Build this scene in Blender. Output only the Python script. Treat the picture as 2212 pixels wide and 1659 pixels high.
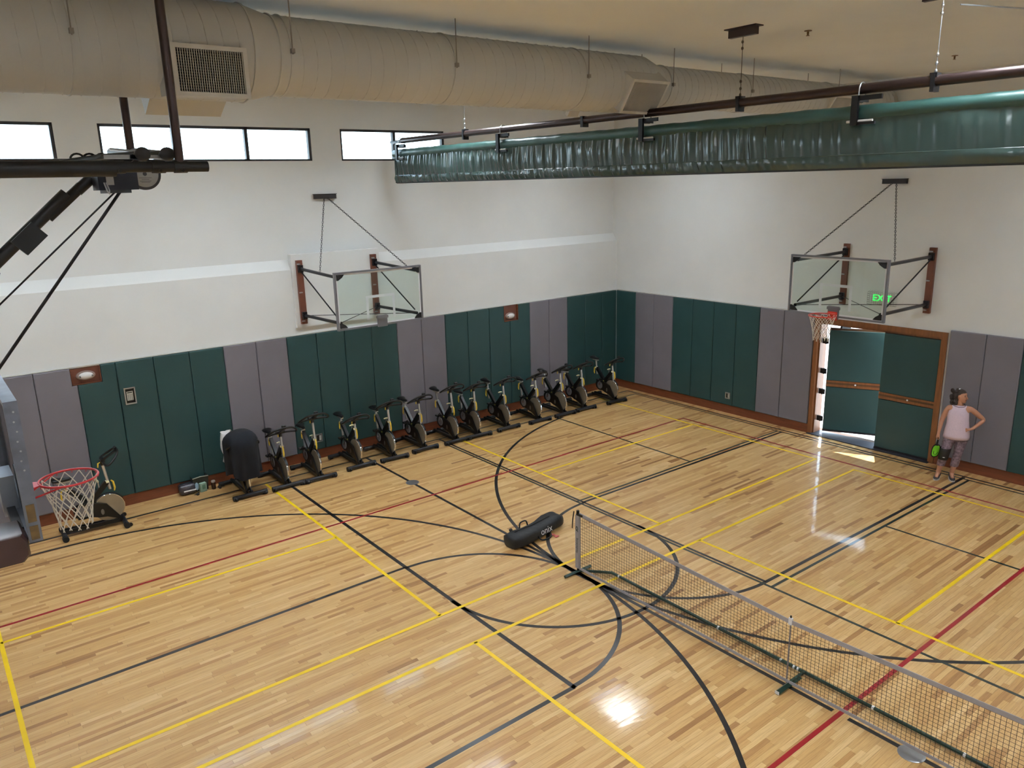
import bpy, math, random
import numpy as np
from mathutils import Vector, Matrix

# ------------------------------------------------------------------ clear
for o in list(bpy.data.objects):
    bpy.data.objects.remove(o, do_unlink=True)
scene = bpy.context.scene
COL = scene.collection
PI = math.pi
random.seed(7)

# ------------------------------------------------------------------ camera (on the gallery, looking down into the gym)
CAM = Vector((-6.85689, -6.96546, 5.43800))
ROT = ((0.78660008, -0.61697939, -0.02442846), (-0.17373533, -0.18318787, -0.96760438), (0.59251697, 0.76536177, -0.25128671))
FPX = 1673.383
cam_data = bpy.data.cameras.new('gallery_camera')
cam_data.sensor_fit = 'HORIZONTAL'; cam_data.sensor_width = 36.0
cam_data.lens = FPX / 2212.0 * 36.0
cam_data.clip_start = 0.05; cam_data.clip_end = 300
cam = bpy.data.objects.new('gallery_camera', cam_data); COL.objects.link(cam)
_r, _d, _f = (Vector(v) for v in ROT)
M3 = Matrix((_r, -_d, -_f)).transposed()
cam.matrix_world = Matrix.Translation(CAM) @ M3.to_4x4()
scene.camera = cam

# ------------------------------------------------------------------ sky, sun, exposure
world = bpy.data.worlds.new('bright_day'); scene.world = world
world.use_nodes = True
wn = world.node_tree; wn.nodes.clear()
w_out = wn.nodes.new('ShaderNodeOutputWorld'); w_bg = wn.nodes.new('ShaderNodeBackground')
w_tc = wn.nodes.new('ShaderNodeTexCoord'); w_sep = wn.nodes.new('ShaderNodeSeparateXYZ')
w_ramp = wn.nodes.new('ShaderNodeValToRGB')
w_ramp.color_ramp.elements[0].position = 0.0; w_ramp.color_ramp.elements[0].color = (0.76, 0.90, 1.0, 1)
w_ramp.color_ramp.elements[1].position = 0.7; w_ramp.color_ramp.elements[1].color = (0.50, 0.72, 1.0, 1)
wn.links.new(w_tc.outputs['Generated'], w_sep.inputs[0]); wn.links.new(w_sep.outputs['Z'], w_ramp.inputs[0])
wn.links.new(w_ramp.outputs[0], w_bg.inputs['Color']); wn.links.new(w_bg.outputs[0], w_out.inputs[0])
SKY = 8.5; SUN = 18.0; LAMP = 46.0; EXPOSURE = 0.0
w_bg.inputs['Strength'].default_value = SKY
sun_data = bpy.data.lights.new('sun', 'SUN'); sun_data.energy = SUN; sun_data.angle = math.radians(0.6)
sun_data.color = (1.0, 0.96, 0.9)
sun = bpy.data.objects.new('sun', sun_data); COL.objects.link(sun)
sun.rotation_euler = Vector((-1.0, -0.55, -2.35)).to_track_quat('-Z', 'Y').to_euler()
sun.location = (14, 6, 16)
vs = scene.view_settings
vs.view_transform = 'Standard'; vs.look = 'None'; vs.gamma = 1.0; vs.use_curve_mapping = False
vs.exposure = EXPOSURE

# ------------------------------------------------------------------ materials
MATS = {}
def lin(c):
    r = []
    for v in c[:3]:
        v = v / 255.0
        r.append(v / 12.92 if v <= 0.04045 else ((v + 0.055) / 1.055) ** 2.4)
    return tuple(r) + (1.0,)

def mat(name, rgb, rough=0.5, metal=0.0, var=0.06, vscale=6.0, bump=0.0, bscale=40.0, spec=0.5, coat=0.0, emit=0.0, stretch=None, sheen=0.0, double=False):
    if name in MATS: return MATS[name]
    m = bpy.data.materials.new(name); m.use_nodes = True; MATS[name] = m
    nt = m.node_tree; b = nt.nodes['Principled BSDF']
    b.inputs['Roughness'].default_value = rough; b.inputs['Metallic'].default_value = metal
    b.inputs['Specular IOR Level'].default_value = spec
    b.inputs['Coat Weight'].default_value = coat
    b.inputs['Sheen Weight'].default_value = sheen
    geo = nt.nodes.new('ShaderNodeNewGeometry'); mp = nt.nodes.new('ShaderNodeMapping')
    if stretch: mp.inputs['Scale'].default_value = stretch
    nt.links.new(geo.outputs['Position'], mp.inputs['Vector'])
    no = nt.nodes.new('ShaderNodeTexNoise'); no.inputs['Scale'].default_value = vscale; no.inputs['Detail'].default_value = 4
    nt.links.new(mp.outputs[0], no.inputs['Vector'])
    ramp = nt.nodes.new('ShaderNodeValToRGB'); c = lin(rgb)
    ramp.color_ramp.elements[0].position = 0.3; ramp.color_ramp.elements[1].position = 0.7
    ramp.color_ramp.elements[0].color = tuple(max(0, v * (1 - var)) for v in c[:3]) + (1,)
    ramp.color_ramp.elements[1].color = tuple(min(1, v * (1 + var)) for v in c[:3]) + (1,)
    nt.links.new(no.outputs['Fac'], ramp.inputs[0]); nt.links.new(ramp.outputs[0], b.inputs['Base Color'])
    if emit:
        nt.links.new(ramp.outputs[0], b.inputs['Emission Color']); b.inputs['Emission Strength'].default_value = emit
    if bump:
        n2 = nt.nodes.new('ShaderNodeTexNoise'); n2.inputs['Scale'].default_value = bscale; n2.inputs['Detail'].default_value = 3
        nt.links.new(mp.outputs[0], n2.inputs['Vector'])
        bp = nt.nodes.new('ShaderNodeBump'); bp.inputs['Strength'].default_value = bump; bp.inputs['Distance'].default_value = 0.02
        nt.links.new(n2.outputs['Fac'], bp.inputs['Height']); nt.links.new(bp.outputs[0], b.inputs['Normal'])
    return m

def glass_mat(name, tint, rough=0.02):
    if name in MATS: return MATS[name]
    m = bpy.data.materials.new(name); m.use_nodes = True; MATS[name] = m
    nt = m.node_tree; nt.nodes.clear()
    out = nt.nodes.new('ShaderNodeOutputMaterial'); mix = nt.nodes.new('ShaderNodeMixShader')
    tr = nt.nodes.new('ShaderNodeBsdfTransparent'); gl = nt.nodes.new('ShaderNodeBsdfGlossy'); fr = nt.nodes.new('ShaderNodeFresnel')
    tr.inputs['Color'].default_value = tint; gl.inputs['Roughness'].default_value = rough; fr.inputs['IOR'].default_value = 1.4
    nt.links.new(fr.outputs[0], mix.inputs[0]); nt.links.new(tr.outputs[0], mix.inputs[1]); nt.links.new(gl.outputs[0], mix.inputs[2])
    nt.links.new(mix.outputs[0], out.inputs['Surface'])
    return m

def wood_plank_mat():
    m = bpy.data.materials.new('maple_floor'); m.use_nodes = True; MATS['maple_floor'] = m
    nt = m.node_tree; b = nt.nodes['Principled BSDF']
    at = nt.nodes.new('ShaderNodeAttribute'); at.attribute_name = 'tone'
    ramp = nt.nodes.new('ShaderNodeValToRGB'); cr = ramp.color_ramp
    cr.elements[0].position = 0.0; cr.elements[0].color = lin((150, 104, 58))
    cr.elements[1].position = 1.0; cr.elements[1].color = lin((222, 185, 130))
    e = cr.elements.new(0.22); e.color = lin((184, 138, 82))
    e = cr.elements.new(0.55); e.color = lin((205, 163, 104))
    nt.links.new(at.outputs['Fac'], ramp.inputs[0])
    geo = nt.nodes.new('ShaderNodeNewGeometry'); mp = nt.nodes.new('ShaderNodeMapping'); mp.inputs['Scale'].default_value = (2.2, 60, 1)
    nt.links.new(geo.outputs['Position'], mp.inputs['Vector'])
    no = nt.nodes.new('ShaderNodeTexNoise'); no.inputs['Scale'].default_value = 1.6; no.inputs['Detail'].default_value = 6; no.inputs['Roughness'].default_value = 0.6
    nt.links.new(mp.outputs[0], no.inputs['Vector'])
    gr = nt.nodes.new('ShaderNodeValToRGB'); gr.color_ramp.elements[0].position = 0.30; gr.color_ramp.elements[0].color = (0.70, 0.63, 0.54, 1)
    gr.color_ramp.elements[1].position = 0.55; gr.color_ramp.elements[1].color = (1, 1, 1, 1)
    nt.links.new(no.outputs['Fac'], gr.inputs[0])
    mx = nt.nodes.new('ShaderNodeMix'); mx.data_type = 'RGBA'; mx.blend_type = 'MULTIPLY'; mx.inputs[0].default_value = 0.8
    nt.links.new(ramp.outputs[0], mx.inputs[6]); nt.links.new(gr.outputs[0], mx.inputs[7])
    nt.links.new(mx.outputs[2], b.inputs['Base Color'])
    b.inputs['Roughness'].default_value = 0.42; b.inputs['Specular IOR Level'].default_value = 0.4
    b.inputs['Coat Weight'].default_value = 0.55; b.inputs['Coat Roughness'].default_value = 0.07; b.inputs['Coat IOR'].default_value = 1.45
    n2 = nt.nodes.new('ShaderNodeTexNoise'); n2.inputs['Scale'].default_value = 5.0; n2.inputs['Detail'].default_value = 2
    mp2 = nt.nodes.new('ShaderNodeMapping'); mp2.inputs['Scale'].default_value = (0.7, 2.5, 1)
    nt.links.new(geo.outputs['Position'], mp2.inputs['Vector']); nt.links.new(mp2.outputs[0], n2.inputs['Vector'])
    bp = nt.nodes.new('ShaderNodeBump'); bp.inputs['Strength'].default_value = 0.035; bp.inputs['Distance'].default_value = 0.02
    nt.links.new(n2.outputs['Fac'], bp.inputs['Height']); nt.links.new(bp.outputs[0], b.inputs['Normal']); nt.links.new(bp.outputs[0], b.inputs['Coat Normal'])
    return m

# ------------------------------------------------------------------ mesh builder
ORG = {}
class MB:
    def __init__(s, xf=None): s.v = []; s.f = []; s.xf = xf
    def add(s, vs, fs):
        o = len(s.v); s.v += [tuple(p) for p in vs]; s.f += [tuple(i + o for i in f) for f in fs]; return s
    def box(s, x0, x1, y0, y1, z0, z1):
        return s.add([(x0,y0,z0),(x1,y0,z0),(x1,y1,z0),(x0,y1,z0),(x0,y0,z1),(x1,y0,z1),(x1,y1,z1),(x0,y1,z1)],
                     [(0,3,2,1),(4,5,6,7),(0,1,5,4),(1,2,6,5),(2,3,7,6),(3,0,4,7)])
    def cbox(s, c, h, m=None, bev=0.0):
        c = Vector(c); m = m or Matrix.Identity(3)
        if bev <= 0:
            P = [c + m @ Vector((sx*h[0], sy*h[1], sz*h[2])) for sz in (-1,1) for sx, sy in ((-1,-1),(1,-1),(1,1),(-1,1))]
            return s.add(P, [(0,3,2,1),(4,5,6,7),(0,1,5,4),(1,2,6,5),(2,3,7,6),(3,0,4,7)])
        # octagon-ish bevel: chamfered profile extruded along local z with chamfered ends
        def ring(hx, hy, z, b):
            return [c + m @ Vector(p) for p in ((-hx+b,-hy,z),(hx-b,-hy,z),(hx,-hy+b,z),(hx,hy-b,z),(hx-b,hy,z),(-hx+b,hy,z),(-hx,hy-b,z),(-hx,-hy+b,z))]
        hx, hy, hz = h; R = [ring(hx-bev, hy-bev, -hz, bev*0.6), ring(hx, hy, -hz+bev, bev), ring(hx, hy, hz-bev, bev), ring(hx-bev, hy-bev, hz, bev*0.6)]
        return s.loft(R, True, True)
    def loft(s, rings, cap0=True, cap1=True, closed=True):
        n = len(rings[0]); vs = [p for r in rings for p in r]; fs = []
        for i in range(len(rings) - 1):
            for j in range(n if closed else n - 1):
                k = (j + 1) % n
                fs.append((i*n+j, i*n+k, (i+1)*n+k, (i+1)*n+j))
        if cap0: fs.append(tuple(reversed(range(n))))
        if cap1: fs.append(tuple(range((len(rings)-1)*n, len(rings)*n)))
        return s.add(vs, fs)
    def frame_of(s, d):
        d = Vector(d).normalized(); a = Vector((0,0,1)) if abs(d.z) < 0.9 else Vector((1,0,0))
        u = d.cross(a).normalized(); w = d.cross(u).normalized()
        return u, w
    def cyl(s, p0, p1, r, r2=None, n=12, caps=True):
        p0 = Vector(p0); p1 = Vector(p1); r2 = r if r2 is None else r2; u, w = s.frame_of(p1 - p0)
        c = [(math.cos(2*PI*i/n), math.sin(2*PI*i/n)) for i in range(n)]
        return s.loft([[p0 + u*r*a + w*r*b for a, b in c], [p1 + u*r2*a + w*r2*b for a, b in c]], caps, caps)
    def bar(s, p0, p1, w, h, up=(0,0,1)):
        p0 = Vector(p0); p1 = Vector(p1); d = (p1-p0).normalized(); up = Vector(up)
        if abs(d.dot(up)) > 0.98: up = Vector((0,1,0)) if abs(d.y) < 0.9 else Vector((1,0,0))
        x = d.cross(up).normalized(); z = x.cross(d).normalized()
        q = [x*w/2 + z*h/2, -x*w/2 + z*h/2, -x*w/2 - z*h/2, x*w/2 - z*h/2]
        return s.loft([[p0 + k for k in q], [p1 + k for k in q]])
    def tube(s, pts, r, n=8, closed=False, caps=True, sq=1.0):
        P = [Vector(p) for p in pts]; m = len(P); rings = []; prev = None
        rr = r if isinstance(r, (list, tuple)) else [r]*m
        for i in range(m):
            if closed: d = P[(i+1) % m] - P[i-1]
            else: d = P[min(i+1, m-1)] - P[max(i-1, 0)]
            d.normalize()
            if prev is None: u, w = s.frame_of(d)
            else:
                u = prev - d*prev.dot(d)
                u = u.normalized() if u.length > 1e-6 else s.frame_of(d)[0]
                w = d.cross(u).normalized()
            prev = u
            rings.append([P[i] + u*rr[i]*math.cos(2*PI*k/n) + w*rr[i]*sq*math.sin(2*PI*k/n) for k in range(n)])
        if closed:
            o = len(s.v); s.loft(rings, False, False)
            # close with best rotation match
            last = rings[-1]; first = rings[0]
            best = min(range(n), key=lambda q: (last[0] - first[q]).length)
            s.f += [tuple(o + t for t in ((m-1)*n+j, (m-1)*n+(j+1) % n, (best+j+1) % n, (best+j) % n)) for j in range(n)]
            return s
        return s.loft(rings, caps, caps)
    def lathe(s, prof, c=(0,0,0), axis=(0,0,1), n=24, caps=True, sx=1.0, sy=1.0):
        c = Vector(c); a = Vector(axis).normalized(); u, w = s.frame_of(a)
        rings = [[c + a*z + u*r*sx*math.cos(2*PI*k/n) + w*r*sy*math.sin(2*PI*k/n) for k in range(n)] for r, z in prof]
        return s.loft(rings, caps, caps)
    def prism(s, poly, t, m=None, c=(0,0,0)):
        # poly in local xy, extruded +-t/2 along local z
        m = m or Matrix.Identity(3); c = Vector(c); n = len(poly)
        A = [c + m @ Vector((x, y, -t/2)) for x, y in poly]; B = [c + m @ Vector((x, y, t/2)) for x, y in poly]
        return s.loft([A, B])
    def ellipsoid(s, c, r, nu=16, nv=10, m=None):
        c = Vector(c); m = m or Matrix.Identity(3); rings = []
        for i in range(nv + 1):
            t = -PI/2 + PI*i/nv; k = max(math.cos(t), 0.02)
            rings.append([c + m @ Vector((r[0]*k*math.cos(2*PI*j/nu), r[1]*k*math.sin(2*PI*j/nu), r[2]*math.sin(t))) for j in range(nu)])
        return s.loft(rings)
    def grid(s, fn, nu, nv):
        vs = [fn(i/(nu-1), j/(nv-1)) for j in range(nv) for i in range(nu)]
        return s.add(vs, [(j*nu+i, j*nu+i+1, (j+1)*nu+i+1, (j+1)*nu+i) for j in range(nv-1) for i in range(nu-1)])
    def mesh(s, me, m):
        return s.add([m @ v.co for v in me.vertices], [tuple(p.vertices) for p in me.polygons])
    def build(s, name, material, parent=None, smooth=None, label=None):
        off = ORG.get(parent.name, Vector((0,0,0))) if parent else Vector((0,0,0))
        V = [s.xf(p) for p in s.v] if s.xf else s.v
        me = bpy.data.meshes.new(name)
        me.from_pydata([(p[0]-off.x, p[1]-off.y, p[2]-off.z) for p in V], [], s.f)
        me.materials.append(material)
        if smooth is not None:
            me.polygons.foreach_set('use_smooth', [True]*len(me.polygons))
            if smooth > 0: me.set_sharp_from_angle(angle=math.radians(smooth))
        me.update()
        o = bpy.data.objects.new(name, me); COL.objects.link(o)
        if parent: o.parent = parent; ORG[o.name] = off
        if label: o['label'] = label
        return o

def tag(o, label=None, cat=None, group=None, kind=None):
    if label: o['label'] = label
    if cat: o['category'] = cat
    if group: o['group'] = group
    if kind: o['kind'] = kind
    return o

def thing(name, label, cat, loc=(0,0,0), rz=0.0, group=None, local=False, kind=None):
    o = bpy.data.objects.new(name, None); COL.objects.link(o); o.empty_display_size = 0.1
    o.location = loc; o.rotation_euler = (0, 0, rz)
    if not local: ORG[o.name] = Vector(loc)
    return tag(o, label, cat, group, kind)

def copy_tree(o, parent=None):
    c = o.copy(); COL.objects.link(c); c.parent = parent
    for ch in list(o.children): copy_tree(ch, c)
    return c

def text_mesh(txt, size, extrude=0.001):
    cu = bpy.data.curves.new('lettering', 'FONT'); cu.body = txt; cu.size = size; cu.extrude = extrude
    cu.align_x = 'CENTER'; cu.align_y = 'CENTER'; cu.resolution_u = 3
    ob = bpy.data.objects.new('lettering', cu); COL.objects.link(ob)
    dg = bpy.context.evaluated_depsgraph_get(); dg.update()
    me = bpy.data.meshes.new_from_object(ob.evaluated_get(dg))
    bpy.data.objects.remove(ob, do_unlink=True); bpy.data.curves.remove(cu)
    return me
def basis(x, y, c):
    x = Vector(x).normalized(); y = Vector(y).normalized(); z = x.cross(y)
    m = Matrix((x, y, z)).transposed().to_4x4(); m.translation = Vector(c); return m
def b3(x, y):
    x = Vector(x).normalized(); y = Vector(y).normalized(); z = x.cross(y)
    return Matrix((x, y, z)).transposed()

# palette
white_wall = mat('painted_wall', (227, 228, 227), 0.75, var=0.025, vscale=1.2, bump=0.05, bscale=90)
ceil_paint = mat('ceiling_paint', (233, 234, 231), 0.8, var=0.03, vscale=0.8, bump=0.05, bscale=60)
green_pad = mat('green_vinyl_pad', (42, 70, 70), 0.42, var=0.07, vscale=1.5, bump=0.10, bscale=5, spec=0.35)
gray_pad = mat('gray_vinyl_pad', (118, 114, 121), 0.45, var=0.05, vscale=1.5, bump=0.10, bscale=5, spec=0.35)
base_wood = mat('baseboard_wood', (112, 58, 34), 0.45, var=0.22, vscale=5, stretch=(0.6,0.6,6))
door_wood = mat('door_frame_wood', (124, 76, 42), 0.4, var=0.18, vscale=6, stretch=(4,4,0.5))
black_metal = mat('black_metal', (26, 26, 29), 0.42, 0.2, var=0.1, spec=0.4)
pipe_metal = mat('dark_steel_pipe', (34, 33, 38), 0.30, 0.55, var=0.1)
brown_pipe = mat('bronze_pipe', (62, 48, 46), 0.30, 0.6, var=0.1)
bronze_frame = mat('bronze_frame', (44, 42, 44), 0.45, 0.4, var=0.1)
brown_post = mat('brown_board', (104, 58, 42), 0.5, var=0.14, vscale=8)
duct_paint = mat('duct_paint', (194, 192, 186), 0.42, 0.0, var=0.05, vscale=1.0, bump=0.04, bscale=14)
grille_paint = mat('grille_paint', (205, 200, 190), 0.45)
shade_dark = mat('shade_dark', (22, 22, 26), 0.9)  # colour for shade inside the duct registers
steel = mat('brushed_steel', (176, 178, 182), 0.28, 0.85, var=0.06)
silver = mat('silver_post', (205, 206, 208), 0.25, 0.7, var=0.04)
alu_frame = mat('aluminium_frame', (120, 120, 126), 0.4, 0.5, var=0.05)
white_paint = mat('white_paint', (232, 234, 238), 0.5, var=0.02)
plastic_black = mat('black_plastic', (14, 14, 15), 0.38, var=0.15, spec=0.4)
rubber = mat('black_rubber', (24, 24, 26), 0.65, var=0.1)
yellow_plastic = mat('yellow_plastic', (224, 190, 60), 0.4)
cream_plastic = mat('cream_plastic', (226, 220, 180), 0.4)
orange_paint = mat('orange_rim_paint', (206, 62, 42), 0.35, 0.2)
red_rim = mat('red_rim_paint', (190, 46, 52), 0.3, 0.2)
white_cord = mat('white_cord', (214, 206, 192), 0.8, var=0.08)
curtain_vinyl = mat('curtain_vinyl', (50, 70, 66), 0.22, var=0.06, vscale=2, spec=0.8, bump=0.04, bscale=20)
curtain_roll_m = mat('curtain_roll_vinyl', (50, 82, 76), 0.36, var=0.08, vscale=3, bump=0.10, bscale=18)
# ================================================================== SETTING
ZC = 7.13
X0, X1, Y0 = -8.6, 8.05, -7.9
def wallx(y): return 7.985 + (7.43 - y) * 0.0184          # inner face of the right wall (a touch out of square)
def RW(p): return (wallx(p[1]) - p[0], p[1], p[2])          # p.x = distance into the room

# ---- floor: every maple strip is a piece
floor_mat = wood_plank_mat()
sub = mat('subfloor', (70, 46, 26), 0.8)
floor = MB().box(X0, 8.6, Y0, 8.0, -0.12, -0.004).build('floor', sub)
tag(floor, kind='structure', label='glossy maple strip gym floor with painted court lines')
def px(P):
    q = Vector(P) - CAM; z = q.dot(_f)
    return (1106 + FPX*q.dot(_r)/z, 829.5 + FPX*q.dot(_d)/z, z) if z > 0.2 else (-9e9, -9e9, z)
rng = random.Random(3); planks = []
PW = 0.0572; y = Y0 + 0.02
while y < 7.54:
    x = X0 - rng.random()*1.0
    xr = wallx(y) + 0.0
    while x < xr:
        L = rng.choice((0.28, 0.4, 0.55, 0.7, 0.85, 1.0, 1.2))*rng.uniform(0.85, 1.2)
        a, b = max(x, X0), min(x + L, xr)
        if b - a > 0.05:
            t = rng.gauss(0.60, 0.17)
            if rng.random() < 0.07: t = rng.uniform(0.0, 0.25)
            planks.append((a, b, y, min(1, max(0, t))))
        x += L
    y += PW
def plank_geo(a, b, y, dz, g=0.0006):
    z1 = dz; z0 = -0.004
    a += g; b -= g; y0 = y + g; y1 = y + PW - g
    return [(a,y0,z0),(b,y0,z0),(b,y1,z0),(a,y1,z0),(a,y0,z1),(b,y0,z1),(b,y1,z1),(a,y1,z1)], [(4,5,6,7),(0,1,5,4),(1,2,6,5),(2,3,7,6),(3,0,4,7)]
scored = []
for i, (a, b, yy, t) in enumerate(planks):
    u, v, d = px(((a+b)/2, yy + PW/2, 0))
    ok = 0 < u < 2212 and 0 < v < 1659
    scored.append(((b-a)/d/d if ok else -1, i))
scored.sort(reverse=True); single = set(i for s, i in scored[:300] if s > 0)
rest_v, rest_f, rest_t = [], [], []
for i, (a, b, yy, t) in enumerate(planks):
    vs_, fs_ = plank_geo(a, b, yy, rng.uniform(-0.00015, 0.0))
    if i in single:
        me = bpy.data.meshes.new('plank'); me.from_pydata(vs_, [], fs_); me.materials.append(floor_mat)
        me.attributes.new('tone', 'FLOAT', 'FACE').data.foreach_set('value', [t]*5)
        o = bpy.data.objects.new('plank', me); COL.objects.link(o); o.parent = floor
    else:
        k = len(rest_v); rest_v += vs_; rest_f += [tuple(q + k for q in f) for f in fs_]; rest_t += [t]*5
me = bpy.data.meshes.new('plank_field'); me.from_pydata(rest_v, [], rest_f); me.materials.append(floor_mat)
me.attributes.new('tone', 'FLOAT', 'FACE').data.foreach_set('value', rest_t)
o = bpy.data.objects.new('plank_field', me); COL.objects.link(o); o.parent = floor; o['kind'] = 'stuff'

# ---- painted court lines (each stroke a thin coat on the strips)
black_line = mat('black_line_paint', (32, 29, 30), 0.28, var=0.08, coat=0.4)
green_line = mat('green_line_paint', (36, 46, 40), 0.28, var=0.08, coat=0.4)
red_line = mat('red_line_paint', (146, 26, 32), 0.3, var=0.08, coat=0.4)
yellow_tape = mat('yellow_line_tape', (240, 200, 16), 0.4, var=0.05)
def stroke(p0, p1, m, w=0.056, z=0.0006, ext=0.0):
    p0 = Vector((p0[0], p0[1], 0)); p1 = Vector((p1[0], p1[1], 0)); d = (p1-p0).normalized(); n = Vector((-d.y, d.x, 0))*w/2
    p0 -= d*ext; p1 += d*ext
    b = MB(); q = [p0+n, p1+n, p1-n, p0-n]
    b.add([(k.x, k.y, 0.00005) for k in reversed(q)] + [(k.x, k.y, z) for k in reversed(q)], [(4,5,6,7),(0,1,5,4),(1,2,6,5),(2,3,7,6),(3,0,4,7)])
    return b.build('court_line', m, floor)
def arc(c, r, a0, a1, m, w=0.058, z=0.0006, n=64):
    b = MB(); R = []
    for i in range(n+1):
        t = math.radians(a0 + (a1-a0)*i/n); ca, sa = math.cos(t), math.sin(t)
        R.append([(c[0]+(r-w/2)*ca, c[1]+(r-w/2)*sa, 0.00005), (c[0]+(r+w/2)*ca, c[1]+(r+w/2)*sa, 0.00005), (c[0]+(r+w/2)*ca, c[1]+(r+w/2)*sa, z), (c[0]+(r-w/2)*ca, c[1]+(r-w/2)*sa, z)])
    b.loft(R); return b.build('court_arc', m, floor)
ZB, ZG, ZR, ZY = 0.0006, 0.0009, 0.0012, 0.0016
# black basketball lines
stroke((X0+0.3, 6.91), (7.78, 6.91), black_line)
stroke((7.775, 6.93), (7.86, -2.7), black_line); stroke((7.86, -2.7), (7.9, Y0+0.3), black_line)
stroke((-1.80, 6.9), (-1.80, -1.44), black_line, 0.06)
stroke((1.80, 6.9), (1.80, -1.42), black_line, 0.05)
stroke((0.01, 6.9), (0.01, -3.45), black_line, 0.055); stroke((0.01, -3.62), (0.01, Y0+0.2), black_line, 0.055)
stroke((-8.2, 2.20), (-1.80, 2.235), black_line); stroke((-8.2, -1.47), (-1.80, -1.42), black_line)
stroke((1.8, 2.26), (7.72, 2.205), black_line); stroke((1.8, -1.42), (7.8, -1.515), black_line)
arc((-1.80, 0.405), 1.81, -90, 90, black_line); arc((1.80, 0.41), 1.83, 90, 270, black_line)
arc((0.0, 1.0), 1.81, 180, 360, black_line)
arc((-5.95, 0.47), 5.95, -66, 94, black_line, n=120); arc((5.96, 0.42), 5.96, 100, 246, black_line, n=120)
# green badminton lines
stroke((1.725, 6.53), (1.735, Y0+0.3), green_line, 0.045, ZG)
stroke((1.72, 2.355), (7.72, 2.31), green_line, 0.045, ZG); stroke((1.73, -1.555), (7.72, -1.628), green_line, 0.045, ZG)
stroke((7.676, 6.56), (7.70, 1.5), green_line, 0.045, ZG); stroke((7.70, 1.5), (7.76, -6.0), green_line, 0.045, ZG)
stroke((4.77, 6.53), (4.765, 2.355), green_line, 0.045, ZG); stroke((4.745, -1.60), (4.78, -6.0), green_line, 0.045, ZG)
stroke((2.6, 6.55), (7.69, 6.55), green_line, 0.045, ZG)
# red volleyball lines
stroke((X0+1.2, 4.29), (6.94, 4.315), red_line, 0.05, ZR); stroke((6.918, 4.33), (6.93, -3.55), red_line, 0.05, ZR); stroke((-7.4, -3.50), (6.95, -3.545), red_line, 0.05, ZR)
# yellow pickleball lines
g0 = 0.793
for ys in (g0, 0.0): stroke((-6.706, ys), (6.706, ys), yellow_tape, 0.05, ZY, 0.025)
for xs in (-6.706, 6.706):
    stroke((xs, g0), (xs, g0+6.08), yellow_tape, 0.05, ZY); stroke((xs, 0), (xs, -6.1), yellow_tape, 0.05, ZY)
for xs in (-2.134, 2.134):
    stroke((xs, g0), (xs, g0+6.08), yellow_tape, 0.05, ZY); stroke((xs, 0), (xs, -6.1), yellow_tape, 0.05, ZY)
for ys in (3.841, -3.083):
    stroke((-6.706, ys), (-2.134, ys), yellow_tape, 0.05, ZY); stroke((2.134, ys), (6.706, ys), yellow_tape, 0.05, ZY)
# ---- floor cover plates
for (cx, cy, lb) in ((0.02, 5.07, 'round grey steel floor cover plate in front of the exercise bikes'), (0.0, -4.27, 'round grey steel floor cover plate under the pickleball net')):
    t = thing('floor_plate', lb, 'floor plate', (cx, cy, 0), group='net post sockets in the floor')
    MB().lathe([(0.125, 0.0007), (0.125, 0.003), (0.118, 0.005), (0.102, 0.005)], (cx, cy, 0), n=32).build('ring', steel, t, 40)
    MB().lathe([(0.098, 0.0007), (0.098, 0.0042), (0.0, 0.0044)], (cx, cy, 0), n=32, caps=False).build('lid', mat('dull_steel', (150,150,150), 0.45, 0.6), t, 40)

# ---- ceiling and walls
LX = (-6.35, -2.56, 1.23, 5.28); LY = (4.62, -4.0); LHX, LHY = 0.55, 0.60      # recessed ceiling lights
cb = MB(); ys_ = [Y0-0.3, LY[1]-LHY, LY[1]+LHY, LY[0]-LHY, LY[0]+LHY, 8.55]  # last edge runs past the left wall, an added eave against sun
for i in (0, 2, 4): cb.box(X0-0.3, 8.9, ys_[i], ys_[i+1], ZC, ZC+0.3)
for i in (1, 3):
    xa = X0-0.3
    for lx in LX: cb.box(xa, lx-LHX, ys_[i], ys_[i+1], ZC, ZC+0.3); xa = lx+LHX
    cb.box(xa, 8.9, ys_[i], ys_[i+1], ZC, ZC+0.3)
ceiling = cb.build('ceiling', ceil_paint); tag(ceiling, kind='structure', label='flat painted ceiling over the gym')
wb = MB().box(X0-0.3, 8.6, Y0-0.25, Y0, -0.12, ZC).build('wall_back', white_wall); tag(wb, kind='structure')
wf = MB().box(X0-0.25, X0, Y0, 8.0, -0.12, ZC).build('wall_far_left', white_wall); tag(wf, kind='structure')
YL, YU = 7.56, 7.70
WZ0, WZ1 = 5.944, 6.546
wins = [(-8.3, -4.60, (-7.05, -5.83)), (-3.955, -0.25, (-2.77, -1.50)), (0.37, 2.81, (1.59,))]
w = MB()
w.box(X0, 8.35, YL, 7.95, -0.12, 3.91)
w.add([(X0, YL, 3.91), (8.35, YL, 3.91), (8.35, YU, 4.10), (X0, YU, 4.10), (X0, 7.95, 3.91), (8.35, 7.95, 3.91), (8.35, 7.95, 4.10), (X0, 7.95, 4.10)],
      [(0,1,2,3), (3,2,6,7), (4,7,6,5), (0,3,7,4), (1,5,6,2)])
w.box(X0, 8.35, YU, 7.95, 4.10, WZ0); w.box(X0, 8.35, YU, 7.95, WZ1, ZC)
xs = X0
for a, b, _ in wins: w.box(xs, a, YU, 7.95, WZ0, WZ1); xs = b
w.box(xs, 8.35, YU, 7.95, WZ0, WZ1)
wall_left = w.build('wall_left', white_wall); tag(wall_left, kind='structure', label='white wall with sloped ledge, high strip windows and padded base')
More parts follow.
